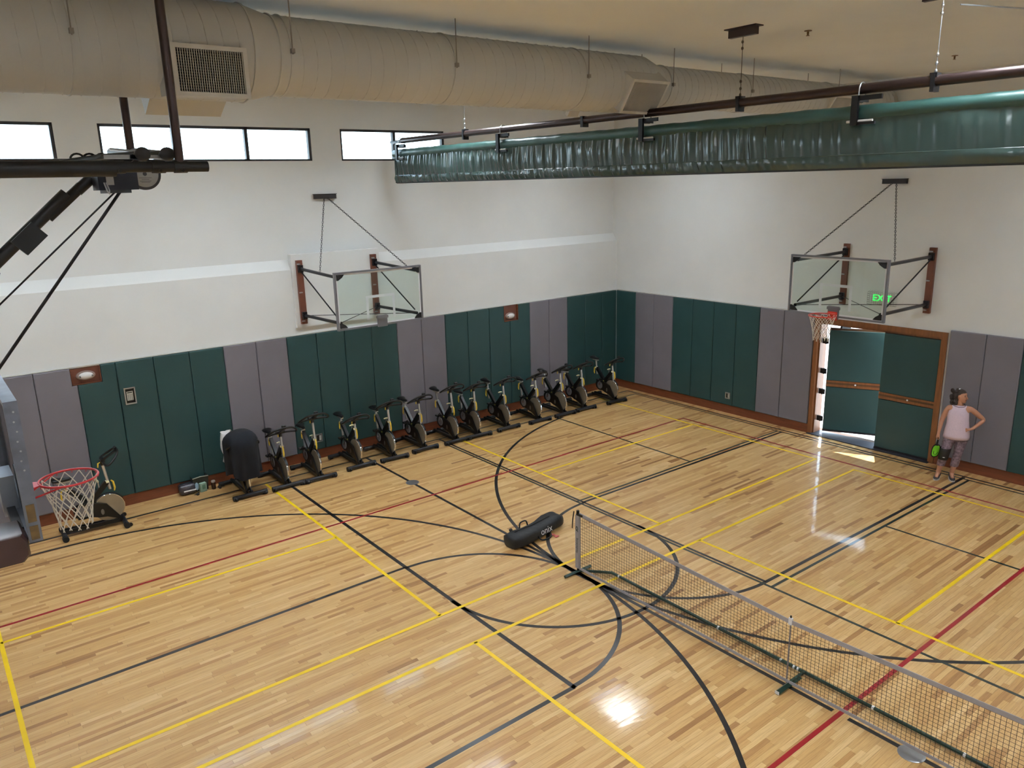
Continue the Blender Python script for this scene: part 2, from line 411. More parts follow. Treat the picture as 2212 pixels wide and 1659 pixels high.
# windows
win_glass = glass_mat('window_glass', (0.93, 0.97, 0.97, 1))
for k, (a, b, mul) in enumerate(wins):
    t = thing('window_%d' % (k+1), None, None, ((a+b)/2, 7.76, WZ0)); tag(t, kind='structure', label=('strip window at the left edge of the photo', 'longest strip window behind the ceiling hung backstop', 'strip window partly behind the curtain end')[k])
    for (p, q) in (((a, WZ0), (b, WZ0+0.035)), ((a, WZ1-0.045), (b, WZ1)), ((a, WZ0), (a+0.04, WZ1)), ((b-0.05, WZ0), (b, WZ1))):
        MB().box(p[0], q[0], 7.715, 7.80, p[1], q[1]).build('window_frame', bronze_frame, t)
    for m_ in mul: MB().box(m_-0.03, m_+0.03, 7.715, 7.80, WZ0, WZ1).build('mullion', bronze_frame, t)
    ed = [a] + list(mul) + [b]
    for i in range(len(ed)-1): MB().box(ed[i]+0.02, ed[i+1]-0.02, 7.765, 7.771, WZ0+0.01, WZ1-0.01).build('pane', win_glass, t)
# right wall with the door opening
DY0, DY1, DZ = -0.745, 1.80, 2.50
w = MB(RW)
w.box(-0.30, 0, DY1, 7.94, -0.12, ZC); w.box(-0.30, 0, Y0, DY0, -0.12, ZC); w.box(-0.30, 0, DY0, DY1, DZ, ZC)
wall_right = w.build('wall_right', white_wall); tag(wall_right, kind='structure', label='white end wall with padded base and double door')
# ---- wall pads, one by one
def offset_poly(P, d):
    n = len(P); out = []
    for i in range(n):
        p0, p1, p2 = P[i-1], P[i], P[(i+1) % n]
        n1 = (-(p1[1]-p0[1]), p1[0]-p0[0]); n2 = (-(p2[1]-p1[1]), p2[0]-p1[0])
        l1 = math.hypot(*n1); l2 = math.hypot(*n2)
        out.append((p1[0] + d*(n1[0]/l1 + n2[0]/l2), p1[1] + d*(n1[1]/l1 + n2[1]/l2)))
    return out
def pad_poly(xf, P, t, along_x, m, parent, face):
    # P: axis-aligned polygon (u, z), counter-clockwise
    bev = 0.012; P = offset_poly(P, 0.004)
    cv = (lambda u, d, z: (u, face - d, z)) if along_x else (lambda u, d, z: (d + face, u, z))
    R = [[cv(u, d, z) for u, z in offset_poly(P, ins)] for ins, d in ((0, 0.0), (0, t-bev), (bev*0.45, t-bev*0.4), (bev*1.3, t))]
    mb = MB(xf); mb.loft(R, True, True); return mb.build('wall_pad', m, parent, 25)
def pad(xf, a, b, z0, z1, t, along_x, m, parent, face):
    return pad_poly(xf, [(a, z0), (b, z0), (b, z1), (a, z1)], t, along_x, m, parent, face)
PX = [-8.55 + 0.0]
seams = [-4.888 + 0.6148*k for k in range(-6, 21)]            # 2 ft pads
def left_col(i):   # colour by seam index from x=-4.888 (k=0)
    seq = {-6:'g',-5:'g',-4:'s',-3:'s',-2:'s',-1:'s',0:'g',1:'g',2:'g',3:'g',4:'s',5:'s',6:'g',7:'g',8:'g',9:'g',10:'s',11:'s',12:'g',13:'g',14:'g',15:'g',16:'s',17:'s',18:'g',19:'g',20:'g'}
    return seq.get(i, 'g')
PT = 0.058
for k in range(-6, 21):
    a = -4.888 + 0.6148*k; b = a + 0.6148
    if k == 20: b = 7.93
    m = green_pad if left_col(k) == 'g' else gray_pad
    zt = 2.62
    if k == -1:    # notched round the first wall light
        pad_poly(None, [(a, 0.20), (b, 0.20), (b, 2.325), (b-0.075, 2.325), (b-0.075, zt), (a, zt)], PT, True, m, wall_left, YL)
    elif k == 0: pad_poly(None, [(a, 0.20), (b, 0.20), (b, zt), (a+0.375, zt), (a+0.375, 2.325), (a, 2.325)], PT, True, m, wall_left, YL)
    elif k == 14: pad_poly(None, [(a, 0.20), (b, 0.20), (b, 2.245), (b-0.17, 2.245), (b-0.17, zt), (a, zt)], PT, True, m, wall_left, YL)
    elif k == 15: pad_poly(None, [(a, 0.20), (b, 0.20), (b, zt), (a+0.255, zt), (a+0.255, 2.245), (a, 2.245)], PT, True, m, wall_left, YL)
    else: pad(None, a, b, 0.20, zt, PT, True, m, wall_left, YL)
rs = [(7.505, 6.828, 'g'), (6.828, 6.21, 's'), (6.21, 5.60, 's'), (5.60, 4.99, 'g'), (4.99, 4.375, 'g'), (4.375, 3.755, 'g'), (3.755, 3.136, 'g'), (3.136, 2.53, 's'), (2.53, 1.835, 's'),
      (-0.865, -1.475, 's'), (-1.475, -2.072, 's'), (-2.072, -2.68, 'g'), (-2.68, -3.29, 'g'), (-3.29, -3.9, 'g'), (-3.9, -4.5, 'g')]
for a, b, c in rs: pad(RW, b, a, 0.20, 2.62, PT, False, green_pad if c == 'g' else gray_pad, wall_right, 0.0)
# pads' wood backing cap and baseboards
t = MB().box(X0, 7.96, 7.525, YL, 2.622, 2.636).build('trim_1', mat('cap_trim', (206, 204, 198), 0.5)); tag(t, kind='structure', label='thin pale cap strip above the left wall pads')
t = MB(RW).box(0, 0.04, 1.84, 7.50, 2.622, 2.640).build('trim_2', MATS['cap_trim']); tag(t, kind='structure', label='thin white cap strip above the end wall pads')
t = MB().box(X0, 7.97, 7.532, YL, -0.002, 0.198).build('baseboard_left', base_wood); tag(t, kind='structure', label='reddish brown wooden baseboard below the left wall pads')
mb = MB(RW); mb.box(0, 0.026, DY1+0.02, 7.53, -0.002, 0.198); t = mb.build('baseboard_right', base_wood); tag(t, kind='structure', label='brown wooden baseboard between the corner and the door')
mb = MB(RW); mb.box(0, 0.026, Y0, DY0-0.08, -0.002, 0.198); t = mb.build('baseboard_near', base_wood); tag(t, kind='structure', label='brown wooden baseboard behind the standing person')

# ---- double door
d = thing('door_1', 'wood framed double door with green padded leaves, one leaf ajar to daylight', None, (wallx(0.5), 0.5, 0)); tag(d, kind='structure')
for (y0, y1, z0, z1, n0, n1) in ((DY1-0.065, DY1+0.02, 0, 2.56, -0.02, 0.035), (DY0-0.075, DY0+0.03, 0, 2.56, -0.02, 0.035), (DY0+0.03, DY1-0.065, 2.455, 2.56, -0.02, 0.035)):
    MB(RW).box(n0, n1, y0, y1, z0, z1).build('door_casing', door_wood, d)
for (y0, y1, z0, z1) in ((DY1-0.10, DY1-0.001, 0.02, 2.46), (DY0+0.001, DY0+0.045, 0.02, 2.46), (DY0+0.045, DY1-0.10, 2.415, 2.46)):
    MB(RW).box(-0.27, -0.021, y0, y1, z0, z1).build('door_jamb', door_wood, d)
MB(RW).box(-0.30, 0.10, DY0+0.002, DY1-0.002, 0.001, 0.018).build('threshold', mat('threshold_rubber', (40, 38, 44), 0.6), d)
leafwood = mat('door_leaf_wood', (84, 56, 34), 0.45, var=0.16, vscale=6, stretch=(4,4,0.5))
def leaf(xf, zb, zt):
    lf = MB(xf).box(-0.07, -0.028, 0.0, 1.075, zb, zt).build('door_leaf', leafwood, d)
    MB(xf).box(-0.028, 0.012, 0.012, 1.063, zb+0.045, 1.06).build('lower_pad', green_pad, lf)
    MB(xf).box(-0.028, 0.012, 0.012, 1.063, 1.215, zt-0.05).build('upper_pad', green_pad, lf)
    MB(xf).box(-0.028, 0.006, 0.0, 1.075, 1.075, 1.125).build('rail', door_wood, lf)
    MB(xf).box(-0.028, 0.002, 0.0, 1.075, 1.125, 1.165).build('push_bar', leafwood, lf)
    MB(xf).box(-0.028, 0.006, 0.0, 1.075, 1.165, 1.205).build('rail', door_wood, lf)
    q = Vector((0.012, 0.50, 1.145)); b = MB(xf); b.lathe([(0.014, 0), (0.018, 0.012), (0.006, 0.02)], q, (1, 0, 0), n=12); b.build('door_knob', white_paint, lf, 40)
    MB(xf).box(-0.03, 0.004, 0.0, 1.075, zb, zb+0.035).build('kick_sill', mat('sill_metal', (60, 56, 60), 0.35, 0.6), lf)
    return lf
leaf(lambda p: RW((p[0], p[1] - 0.715, p[2])), 0.020, 2.450)
# the open leaf swings outwards about its hinge line
HX, HY, PHI = wallx(1.6) + 0.10, 1.60, math.radians(27.0)
def open_leaf(p):
    s_ = 1.12 - p[1]; n = p[0]      # s_: distance from hinge (leaf local y=1.075 is the hinge side)
    dx, dy = math.sin(PHI), -math.cos(PHI)
    return (HX + dx*s_ - math.cos(PHI)*n - 0.0, HY + dy*s_ - math.sin(PHI)*n, p[2])
lo = leaf(open_leaf, 0.075, 2.335)
for z in (0.35, 0.95, 1.40, 2.05):
    MB().cyl((HX+0.0, HY+0.01, z-0.06), (HX+0.0, HY+0.01, z+0.06), 0.025, n=10).bar((HX, HY+0.09, z), (HX, HY-0.04, z), 0.03, 0.11).build('hinge', black_metal, lo)
MB().bar((HX-0.10, HY-0.35, 2.40), (HX+0.12, HY-0.42, 2.37), 0.05, 0.045).build('door_closer', black_metal, lo)
# daylight outside: paving and the wall of the neighbouring building
gnd = MB().box(8.3, 60, -40, 40, -0.35, -0.02).build('ground_outside', mat('concrete_paving', (205, 200, 192), 0.8, var=0.06)); tag(gnd, kind='structure', label='sunlit pale paving outside the open door')
# ================================================================== CEILING DUCT
DYc, DZc = 0.745, 6.672
duct = thing('air_duct', 'large round beige spiral air duct hung below the ceiling', 'duct', (0, DYc, DZc - 0.4))
def duct_sec(x0, r0, x1, r1, name):
    return MB().cyl((x0, DYc, DZc), (x1, DYc, DZc), r0, r1, n=56, caps=False).build(name, duct_paint, duct, 60)
secs = [(-8.55, 0.428, -4.02, 0.428, 'duct_section'), (-4.02, 0.428, -3.78, 0.364, 'duct_reducer'), (-3.78, 0.364, 1.36, 0.364, 'duct_section'),
        (1.36, 0.364, 1.66, 0.272, 'duct_reducer'), (1.66, 0.272, 8.02, 0.272, 'duct_section')]
for s_ in secs: duct_sec(*s_)
def helix(x0, x1, r, pitch=0.142):
    n = int((x1-x0)/pitch*20); P = []
    for i in range(n+1):
        x = x0 + (x1-x0)*i/n; a = 2*PI*(x-x0)/pitch
        P.append((x, DYc + r*math.cos(a), DZc + r*math.sin(a)))
    MB().tube(P, 0.0055, 4).build('spiral_seam', duct_paint, duct, 60)
helix(-8.5, -4.06, 0.429); helix(-3.62, 1.30, 0.365); helix(1.70, 8.0, 0.273)
rings = [(-3.66, 0.364), (-1.82, 0.364), (0.12, 0.364), (1.78, 0.272), (3.56, 0.272), (5.93, 0.272), (-5.5, 0.428), (-4.03, 0.428), (-3.76, 0.366)]
for i, (x, r) in enumerate(rings):
    P = [(x, DYc + (r+0.003)*math.cos(2*PI*k/48), DZc + (r+0.003)*math.sin(2*PI*k/48)) for k in range(48)]
    MB().tube(P, 0.010, 6, closed=True).build('joint_band', duct_paint, duct, 60)
    if i < 7:
        for s_ in (-1, 1):
            yy = DYc + s_*(r + 0.02)
            zt = ZC
            b = MB().cyl((x, yy, DZc - 0.03), (x, yy, zt), 0.006, n=6); b.cbox((x, yy, DZc), (0.016, 0.022, 0.02)); b.build('hanger_rod', mat('rod_paint', (150, 142, 132), 0.5, 0.3), duct)
def register(c, xw, hz, tilt, name='supply_register', depth=0.12, nb=30, nh=16):
    # c: centre of the face; face normal points to -y tilted down by tilt
    t = math.radians(tilt)
    ux = Vector((1,0,0)); uz = Vector((0, math.sin(t)*-1 if False else -math.sin(t), math.cos(t))); nrm = Vector((0, -math.cos(t), -math.sin(t)))
    c = Vector(c); hx = xw/2; h = hz/2
    P = lambda a, b, d: c + ux*a + uz*b + nrm*d
    box = MB(); fr = [P(-hx-0.02,-h-0.02,-0.004), P(hx+0.02,-h-0.02,-0.004), P(hx+0.02,h+0.02,-0.004), P(-hx-0.02,h+0.02,-0.004)]
    bk = [P(-hx-0.02-depth*0.5,-h-0.02,-depth-0.14), P(hx+0.02,-h-0.02,-depth-0.14), P(hx+0.02,h+0.05,-depth-0.14), P(-hx-0.02-depth*0.5,h+0.05,-depth-0.14)]
    box.loft([bk, fr], False, False); reg = box.build(name, duct_paint, duct)
    f = MB(); o, w = 0.032, 0.0
    for (a0, a1, b0, b1) in ((-hx-o, hx+o, -h-o, -h+0.004), (-hx-o, hx+o, h-0.004, h+o), (-hx-o, -hx+0.004, -h, h), (hx-0.004, hx+o, -h, h)):
        q = [P(a0,b0,0.012), P(a1,b0,0.012), P(a1,b1,0.012), P(a0,b1,0.012)]; z = [P(a0,b0,-0.01), P(a1,b0,-0.01), P(a1,b1,-0.01), P(a0,b1,-0.01)]
        f.loft([z, q])
    f.build('register_frame', grille_paint, reg)
    v = MB()
    for i in range(nb):
        a = -hx + xw*(i+0.5)/nb
        v.bar(P(a,-h,-0.006), P(a,h,-0.006), 0.005, 0.016, nrm)
    v.build('louver_blades', grille_paint, reg)['kind'] = 'stuff'
    v = MB()
    for i in range(nh):
        b = -h + hz*(i+0.5)/nh
        v.bar(P(-hx,b,-0.03), P(hx,b,-0.03), 0.005, 0.014, nrm)
    v.build('rear_blades', mat('rear_blade', (120,116,110), 0.5), reg)['kind'] = 'stuff'
    MB().add([P(-hx,-h,-0.05), P(hx,-h,-0.05), P(hx,h,-0.05), P(-hx,h,-0.05)], [(0,1,2,3)]).build('throat_shade', shade_dark, reg)  # dark sheet painted as the shade inside the duct
    return reg
register((-4.47, 0.235, 6.43), 0.58, 0.355, 0)
register((1.13, 0.375, 6.475), 0.62, 0.40, 33)
register((6.02, 0.475, 6.54), 0.55, 0.34, 33)
b = MB(); b.cbox((-4.49, 1.02, 6.31), (0.345, 0.16, 0.11), Matrix.Rotation(math.radians(-30), 3, 'X')); b.build('supply_register_box', duct_paint, duct)
b = MB(); b.cbox((0.42, 0.98, 6.325), (0.09, 0.06, 0.03), Matrix.Rotation(math.radians(-55), 3, 'X')); b.build('supply_register_box', grille_paint, duct)

# ================================================================== DIVIDER CURTAIN ON ITS PIPE
XC = 1.35
cur = thing('divider_curtain', 'long green gym divider curtain rolled up on an overhead pipe', 'curtain', (XC, 1.5, 5.49))
ZP = 6.285
MB().cyl((XC, 7.42, ZP), (XC, 5.0, ZP), 0.030, n=16).build('support_pipe', pipe_metal, cur, 40)
MB().cyl((XC, 7.0, ZP+0.012), (XC, -7.2, ZP+0.012), 0.052, n=20).build('support_pipe', brown_pipe, cur, 40)
ZRo = 6.060
b = MB(); P = []; RR = []
n = 240
for i in range(n+1):
    y = 7.30 - 14.4*i/n
    P.append((XC, y, ZRo)); RR.append(0.078 + 0.003*math.sin(y*9.3) + 0.002*math.sin(y*23.0))
b.tube(P, RR, 20); b.build('curtain_roll', curtain_roll_m, cur, 60)
def pleat(y, s, k):
    fade = 1.0 if y > -1.2 else max(0.25, 1.0 - (-1.2 - y)*0.5)
    a = fade*(0.010*math.sin(y*31.0 + k + 2.0*math.sin(y*1.7)) + 0.008*math.sin(y*53.0 + 1.7 + s*2.0 + k + 1.5*math.sin(y*2.9)) + 0.004*math.sin(y*83.0 + s*3.0)) + 0.008*math.sin(y*6.1 + 2*s + k) + 0.006*math.sin(y*2.3 + 5*s)
    return a
def sheet(zt, zb, x_t, x_b, amp_t, amp_b, k, sgn):
    def fn(u, v):
        y = 7.215 - 14.2*u; z = zt + (zb-zt)*v
        amp = amp_t*(1-v) + amp_b*v + 0.9*math.sin(PI*v)*0.6
        x = XC + sgn*(x_t*(1-v) + x_b*v + 0.018*math.sin(PI*v)) + amp*pleat(y, v, k)
        return (x, y, z)
    return fn
b = MB(); b.grid(sheet(6.02, 5.635, 0.045, 0.066, 0.45, 0.55, 0.3, -1), 1500, 9); b.build('curtain_panel', curtain_vinyl, cur, 180)
b = MB(); b.grid(sheet(5.635, 5.500, 0.070, 0.050, 0.35, 0.15, 2.1, -1), 1500, 6); b.build('curtain_hem', curtain_vinyl, cur, 180)
b = MB(); b.grid(sheet(6.02, 5.500, 0.045, 0.050, 0.45, 0.15, 1.1, 1), 500, 8); b.build('curtain_back_panel', curtain_vinyl, cur, 180)
MB().tube([(XC-0.068 + 0.5*pleat(7.21-14.2*i/400, 0.9, 0.3)*0.6, 7.21-14.2*i/400, 5.636) for i in range(401)], 0.006, 5).build('seam_welt', curtain_vinyl, cur, 60)
MB().box(XC-0.052, XC+0.052, -7.0, 7.21, 5.482, 5.503).build('bottom_batten', mat('dark_batten', (20, 26, 28), 0.5), cur)
MB().box(XC-0.07, XC+0.07, 7.205, 7.215, 5.49, 6.0).build('curtain_end', curtain_vinyl, cur)
def bracket(y):
    br = MB(); 
    for s_ in (0.03, -0.03):
        br.box(XC-0.135, XC-0.105, y+s_-0.006, y+s_+0.006, 5.93, 6.225)
        br.box(XC-0.135, XC+0.08, y+s_-0.006, y+s_+0.006, 6.165, 6.225)
        br.box(XC-0.135, XC+0.02, y+s_-0.006, y+s_+0.006, 5.93, 5.965)
    br.box(XC-0.14, XC-0.128, y-0.036, y+0.036, 5.93, 6.225)
    br.box(XC-0.11, XC-0.085, y-0.27, y+0.03, 6.175, 6.222)
    br.box(XC-0.12, XC-0.09, y-0.22, y+0.03, 5.935, 5.962)
    o = br.build('roll_bracket', black_metal, cur)
    MB().cyl((XC-0.10, y+0.09, 5.972), (XC-0.10, y-0.19, 5.972), 0.014, n=10).build('roller', mat('nylon', (205, 200, 196), 0.5), o, 40)
    Pu = [(XC + 0.066*math.cos(a), y, ZP + 0.012 + 0.066*math.sin(a)) for a in [PI*i/10 for i in range(11)]]
    MB().tube([(XC+0.066, y, 6.20)] + Pu + [(XC-0.066, y, 6.20)], 0.007, 6).build('u_bolt', silver, o, 60)
    return o
for y in (7.02, 3.70, 0.52, -2.47, -5.6): bracket(y)
def chain(p0, p1, m, par, r=0.004, L=0.045, name='chain'):
    p0 = Vector(p0); p1 = Vector(p1); d = p1-p0; n = max(2, int(d.length/L)); b = MB(); u, w = b.frame_of(d)
    for i in range(n):
        c = p0 + d*(i+0.5)/n; s_ = u if i % 2 else w; dd = d.normalized()
        pts = [c + dd*L*0.62*math.cos(2*PI*k/8) + s_*L*0.26*math.sin(2*PI*k/8) for k in range(8)]
        b.tube(pts, r, 4, closed=True)
    o = b.build(name, m, par); o['kind'] = 'stuff'; return o
for i, y in enumerate((4.80, -0.95, -3.20, -5.9)):
    h = MB(); h.cyl((XC, y, ZP+0.06), (XC, y, ZC-0.10), 0.0045, n=6)
    for z in (ZP+0.10, ZP+0.17, ZP+0.25, ZC-0.16, ZC-0.23): h.ellipsoid((XC-0.004, y, z), (0.014, 0.016, 0.02), 8, 6)
    hh = h.build('hanger_cable', steel if i != 1 else mat('dull_cable', (96, 86, 74), 0.5, 0.4), cur, 60)
    c = MB(); c.box(XC-0.05, XC+0.05, y-0.035, y+0.035, ZP+0.045, ZP+0.085); c.box(XC-0.06, XC+0.06, y-0.02, y+0.02, ZP-0.09, ZP+0.07); c.build('pipe_clamp', black_metal, hh)
    c = MB(); c.box(XC-0.03, XC+0.03, y-0.19, y+0.19, ZC-0.10, ZC-0.008); c.box(XC-0.075, XC+0.075, y-0.22, y+0.22, ZC-0.012, ZC); c.build('ceiling_channel', mat('channel_paint', (62, 50, 52), 0.5, 0.2), hh)
for y in (1.75,): MB().box(XC-0.06, XC+0.06, y-0.025, y+0.025, ZP-0.085, ZP+0.068).build('pipe_clamp', black_metal, cur)

# ================================================================== CEILING LIGHTS, SPRINKLERS
lamp_diff = mat('lamp_diffuser', (236, 246, 255), 0.6, var=0.0, emit=LAMP)
lamp_house = mat('lamp_housing', (240, 240, 238), 0.5)
LLAB = {(3, 0): 'recessed ceiling light above the corner with the bikes, mirrored in the floor', (2, 1): 'bright recessed ceiling light at the top right corner of the photo'}
for i, lx in enumerate(LX):
    for j, ly in enumerate(LY):
        t = thing('ceiling_light', LLAB.get((i, j), 'recessed white ceiling light over the court, outside the view'), 'ceiling light', (lx, ly, ZC), group=None if (i, j) in LLAB else 'unseen recessed lights of the gym')
        w = MB(); d_ = 0.55; e = 0.012  # deep shaft, shaped to keep lamp light off the upper walls
        w.box(lx-LHX, lx-LHX+e, ly-LHY, ly+LHY, ZC-0.004, ZC+d_); w.box(lx+LHX-e, lx+LHX, ly-LHY, ly+LHY, ZC-0.004, ZC+d_)
        w.box(lx-LHX+e, lx+LHX-e, ly-LHY, ly-LHY+e, ZC-0.004, ZC+d_); w.box(lx-LHX+e, lx+LHX-e, ly+LHY-e, ly+LHY, ZC-0.004, ZC+d_)
        w.build('light_well', lamp_house, t)
        MB().box(lx-LHX+e, lx+LHX-e, ly-LHY+e, ly+LHY-e, ZC+d_-0.02, ZC+d_).build('diffuser', lamp_diff, t)
        MB().box(lx-LHX-0.02, lx+LHX+0.02, ly-LHY-0.02, ly+LHY+0.02, ZC+d_, ZC+d_+0.03).build('cover', lamp_house, t)
for i, (sx_, sy_) in enumerate(((2.24, -1.23), (6.15, -1.25))):
    t = thing('sprinkler_head', ('small brass sprinkler head on the ceiling beside the curtain hanger', 'small brass sprinkler head on the ceiling above the curtain pipe')[i], 'sprinkler', (sx_, sy_, 7.07), group='ceiling sprinklers')
    MB().lathe([(0.045, ZC), (0.045, ZC-0.008), (0.014, ZC-0.012), (0.012, ZC-0.05)], (sx_, sy_, 0), n=14).build('escutcheon', mat('brass', (120, 92, 60), 0.4, 0.6), t, 40)
    MB().lathe([(0.004, ZC-0.05), (0.022, ZC-0.056), (0.022, ZC-0.060)], (sx_, sy_, 0), n=12).build('deflector', MATS['brass'], t, 40)
t = thing('ceiling_wire', 'thin bright cable stretched beside the panel light at top right', 'cable', (1.7, -3.3, 6.99))
MB().cyl((1.62, -3.24, 7.0), (2.75, -3.62, 7.0), 0.008, n=6).build('wire', steel, t)
# ================================================================== BASKETBALL HOOPS
glass_board = glass_mat('board_glass', (0.90, 0.955, 0.935, 1))
def hoop_net(parent, c, R=0.222, depth=0.44, r=0.0045, n=12):
    b = MB(); L = 7
    prof = lambda t: R*(1-t) + 0.135*t + 0.02*math.sin(PI*t*0.9)*-1
    for sgn in (1, -1):
        for k in range(n):
            pts = []
            for i in range(L+1):
                t = i/L; a = 2*PI*(k + sgn*0.5*i*0.9)/n
                rr = prof(t); pts.append((c[0]+rr*math.cos(a), c[1]+rr*math.sin(a), c[2]-depth*t*(1.0 + 0.03*math.sin(k*2.1))))
            b.tube(pts, r, 5)
    return b.build('net', white_cord, parent, 60)
def rim(parent, c, m, plate_dir, R=0.2286, arm=0.13):
    # plate_dir: unit vector from rim centre towards the board
    c = Vector(c); p = Vector(plate_dir); s = Vector((-p.y, p.x, 0))
    ring = MB(); ring.tube([c + Vector((R*math.cos(2*PI*k/40), R*math.sin(2*PI*k/40), 0)) for k in range(40)], 0.010, 8, closed=True)
    for k in range(12):
        a = 2*PI*(k+0.5)/12; q = c + Vector((R*math.cos(a), R*math.sin(a), -0.012))
        ring.tube([q + Vector((0,0,0.004)), q + Vector((0,0,-0.014)), q + Vector((0.012*math.cos(a+1.57), 0.012*math.sin(a+1.57), -0.014))], 0.003, 4)
    rg = ring.build('rim', m, parent, 60)
    pl = MB(); e = c + p*(R + arm)
    M = b3(p, s)
    pl.prism([(R*0.96, -0.055), (R+0.04, -0.08), (R+arm, -0.085), (R+arm, 0.085), (R+0.04, 0.08), (R*0.96, 0.055)], 0.012, M, c + Vector((0,0,0.0)))
    pl.cbox(e + Vector((0,0,-0.05)), (0.012, 0.085, 0.075), M)
    pl.build('rim_plate', m, rg)
    br = MB()
    for q in (-1, 1):
        a0 = c + p*R*0.35 + s*q*R*0.93; br.tube([a0, c + p*(R+arm*0.9) + s*q*0.05 + Vector((0,0,-0.11))], 0.008, 6)
    br.build('rim_brace', m, rg, 60)
    return rg
def board(parent, W, H, zc, y, uc, m_frame=alu_frame):
    # board in local xz plane at local y
    x0, x1, z0, z1 = uc-W/2, uc+W/2, zc-H/2, zc+H/2
    g = MB().box(x0+0.02, x1-0.02, y-0.006, y+0.006, z0+0.02, z1-0.02).build('backboard', glass_board, parent)
    f = MB(); o = 0.030
    f.box(x0, x1, y-0.025, y+0.035, z0, z0+o); f.box(x0, x1, y-0.025, y+0.035, z1-o, z1)
    f.box(x0, x0+o, y-0.025, y+0.035, z0+o, z1-o); f.box(x1-o, x1, y-0.025, y+0.035, z0+o, z1-o)
    f.build('board_frame', m_frame, g)
    f = MB(); q = 0.028; a = 0.032
    f.box(x0+a, x1-a, y-0.0085, y-0.0065, z0+a, z0+a+q); f.box(x0+a, x1-a, y-0.0085, y-0.0065, z1-a-q, z1-a)
    f.box(x0+a, x0+a+q, y-0.0085, y-0.0065, z0+a+q, z1-a-q); f.box(x1-a-q, x1-a, y-0.0085, y-0.0065, z0+a+q, z1-a-q)
    f.build('border_stripe', white_paint, g)
    f = MB(); w2, b0, b1, q = 0.305, z0+0.13, z0+0.59, 0.05
    f.box(uc-w2, uc+w2, y-0.0085, y-0.0065, b1-q, b1); f.box(uc-w2, uc-w2+q, y-0.0085, y-0.0065, b0, b1-q); f.box(uc+w2-q, uc+w2, y-0.0085, y-0.0065, b0, b1-q)
    f.build('target_square', mat('target_paint', (206, 214, 216), 0.6), g)
    for sx in (-1, 1):
        for sz in (-1, 1):
            cx = uc + sx*(W/2-0.045); cz = zc + sz*(H/2-0.045)
            poly = [(0,0), (-sx*0.15, 0), (-sx*0.11, -sz*0.05), (-sx*0.03, -sz*0.10), (0, -sz*0.10)]
            MB().prism(poly, 0.02, b3((1,0,0), (0,0,1)), (cx, y-0.016, cz)).build('corner_bracket', black_metal, g)
    return g
def wall_hoop(t, D, uc, zc, posts, ptop, pbot, brk_u, brk_z, brk_d, has_rim, skew):
    # local frame: x along the wall, wall face at y=0, court at -y
    W, H = 1.83, 1.07
    g = board(t, W, H, zc, -D, uc)
    for i, u in enumerate(posts):
        p = MB().box(u-0.06, u+0.06, -0.062, -0.002, pbot, ptop).build('wall_post', brown_post, t)
        for z in (ptop-0.07, (ptop+pbot)/2, pbot+0.06):
            b = MB(); b.lathe([(0.012, 0), (0.012, 0.012), (0.004, 0.016)], (u, -0.062, z), (0,-1,0), n=8); b.box(u-0.055, u-0.012, -0.066, -0.062, z-0.012, z+0.012); b.build('bolt', black_metal if i < 0 else steel, p)
    ends = (uc - W/2 + 0.10, uc + W/2 - 0.10)
    zt, zb = zc + H/2 - 0.10, zc - H/2 + 0.13
    for u, e in zip(posts, ends):
        for z, ze in ((ptop-0.16, zt), (pbot+0.17, zb)):
            a = MB(); a.cyl((u, -0.06, z), (e, -D+0.05, ze), 0.031, n=12); a.cyl((u, -0.06, z), (u, -0.12, z), 0.05, n=12); a.cbox((u, -0.085, z), (0.045, 0.03, 0.07)); a.build('support_arm', pipe_metal, t, 40)
        MB().cyl((u, -0.12, ptop-0.22), (e, -D+0.12, zb+0.06), 0.013, n=8).build('diagonal_brace', pipe_metal, t, 40)
    for (p, q) in ((0, 1), (1, 0)):
        MB().cyl((posts[p], -0.10, pbot+0.17), (ends[q], -D+0.08, zb), 0.007, n=6).build('tie_rod', pipe_metal, t)
    b = MB(); b.box(brk_u-0.23, brk_u+0.23, brk_d-0.06, brk_d-0.0, brk_z-0.045, brk_z+0.045); b.box(brk_u-0.24, brk_u+0.24, brk_d-0.075, brk_d, brk_z+0.04, brk_z+0.048); b.build('chain_bracket', mat('bracket_paint', (36, 30, 32), 0.5), t)
    e0 = (posts[0]*0.45 + ends[0]*0.55, -D*0.55, (ptop-0.16)*0.45 + zt*0.55 + 0.03)
    e1 = (ends[1] - 0.06, -D+0.12, zt+0.03)
    if skew < 0: e0, e1 = (ends[0]+0.02, -D+0.10, zt+0.03), (posts[1]*0.2+ends[1]*0.8, -D*0.80, zt+0.04)
    chain((brk_u-0.03, brk_d-0.05, brk_z-0.03), e0, pipe_metal, t, 0.005, 0.05); chain((brk_u+0.04, brk_d-0.05, brk_z-0.03), e1, pipe_metal, t, 0.005, 0.05)
    m = MB(); m.box(uc-0.10, uc+0.10, -D-0.045, -D-0.01, zc-H/2-0.02, zc-H/2+0.20); m.box(uc-0.115, uc+0.115, -D-0.06, -D-0.01, zc-H/2+0.14, zc-H/2+0.19); m.build('mount_plate', mat('plate_grey', (112, 112, 116), 0.45, 0.3), g)
    if has_rim:
        rg = rim(t, (uc, -D-0.38, 3.05), orange_paint, (0, 1, 0), arm=0.10)
        hoop_net(rg, (uc, -D-0.38, 3.04))
    return g
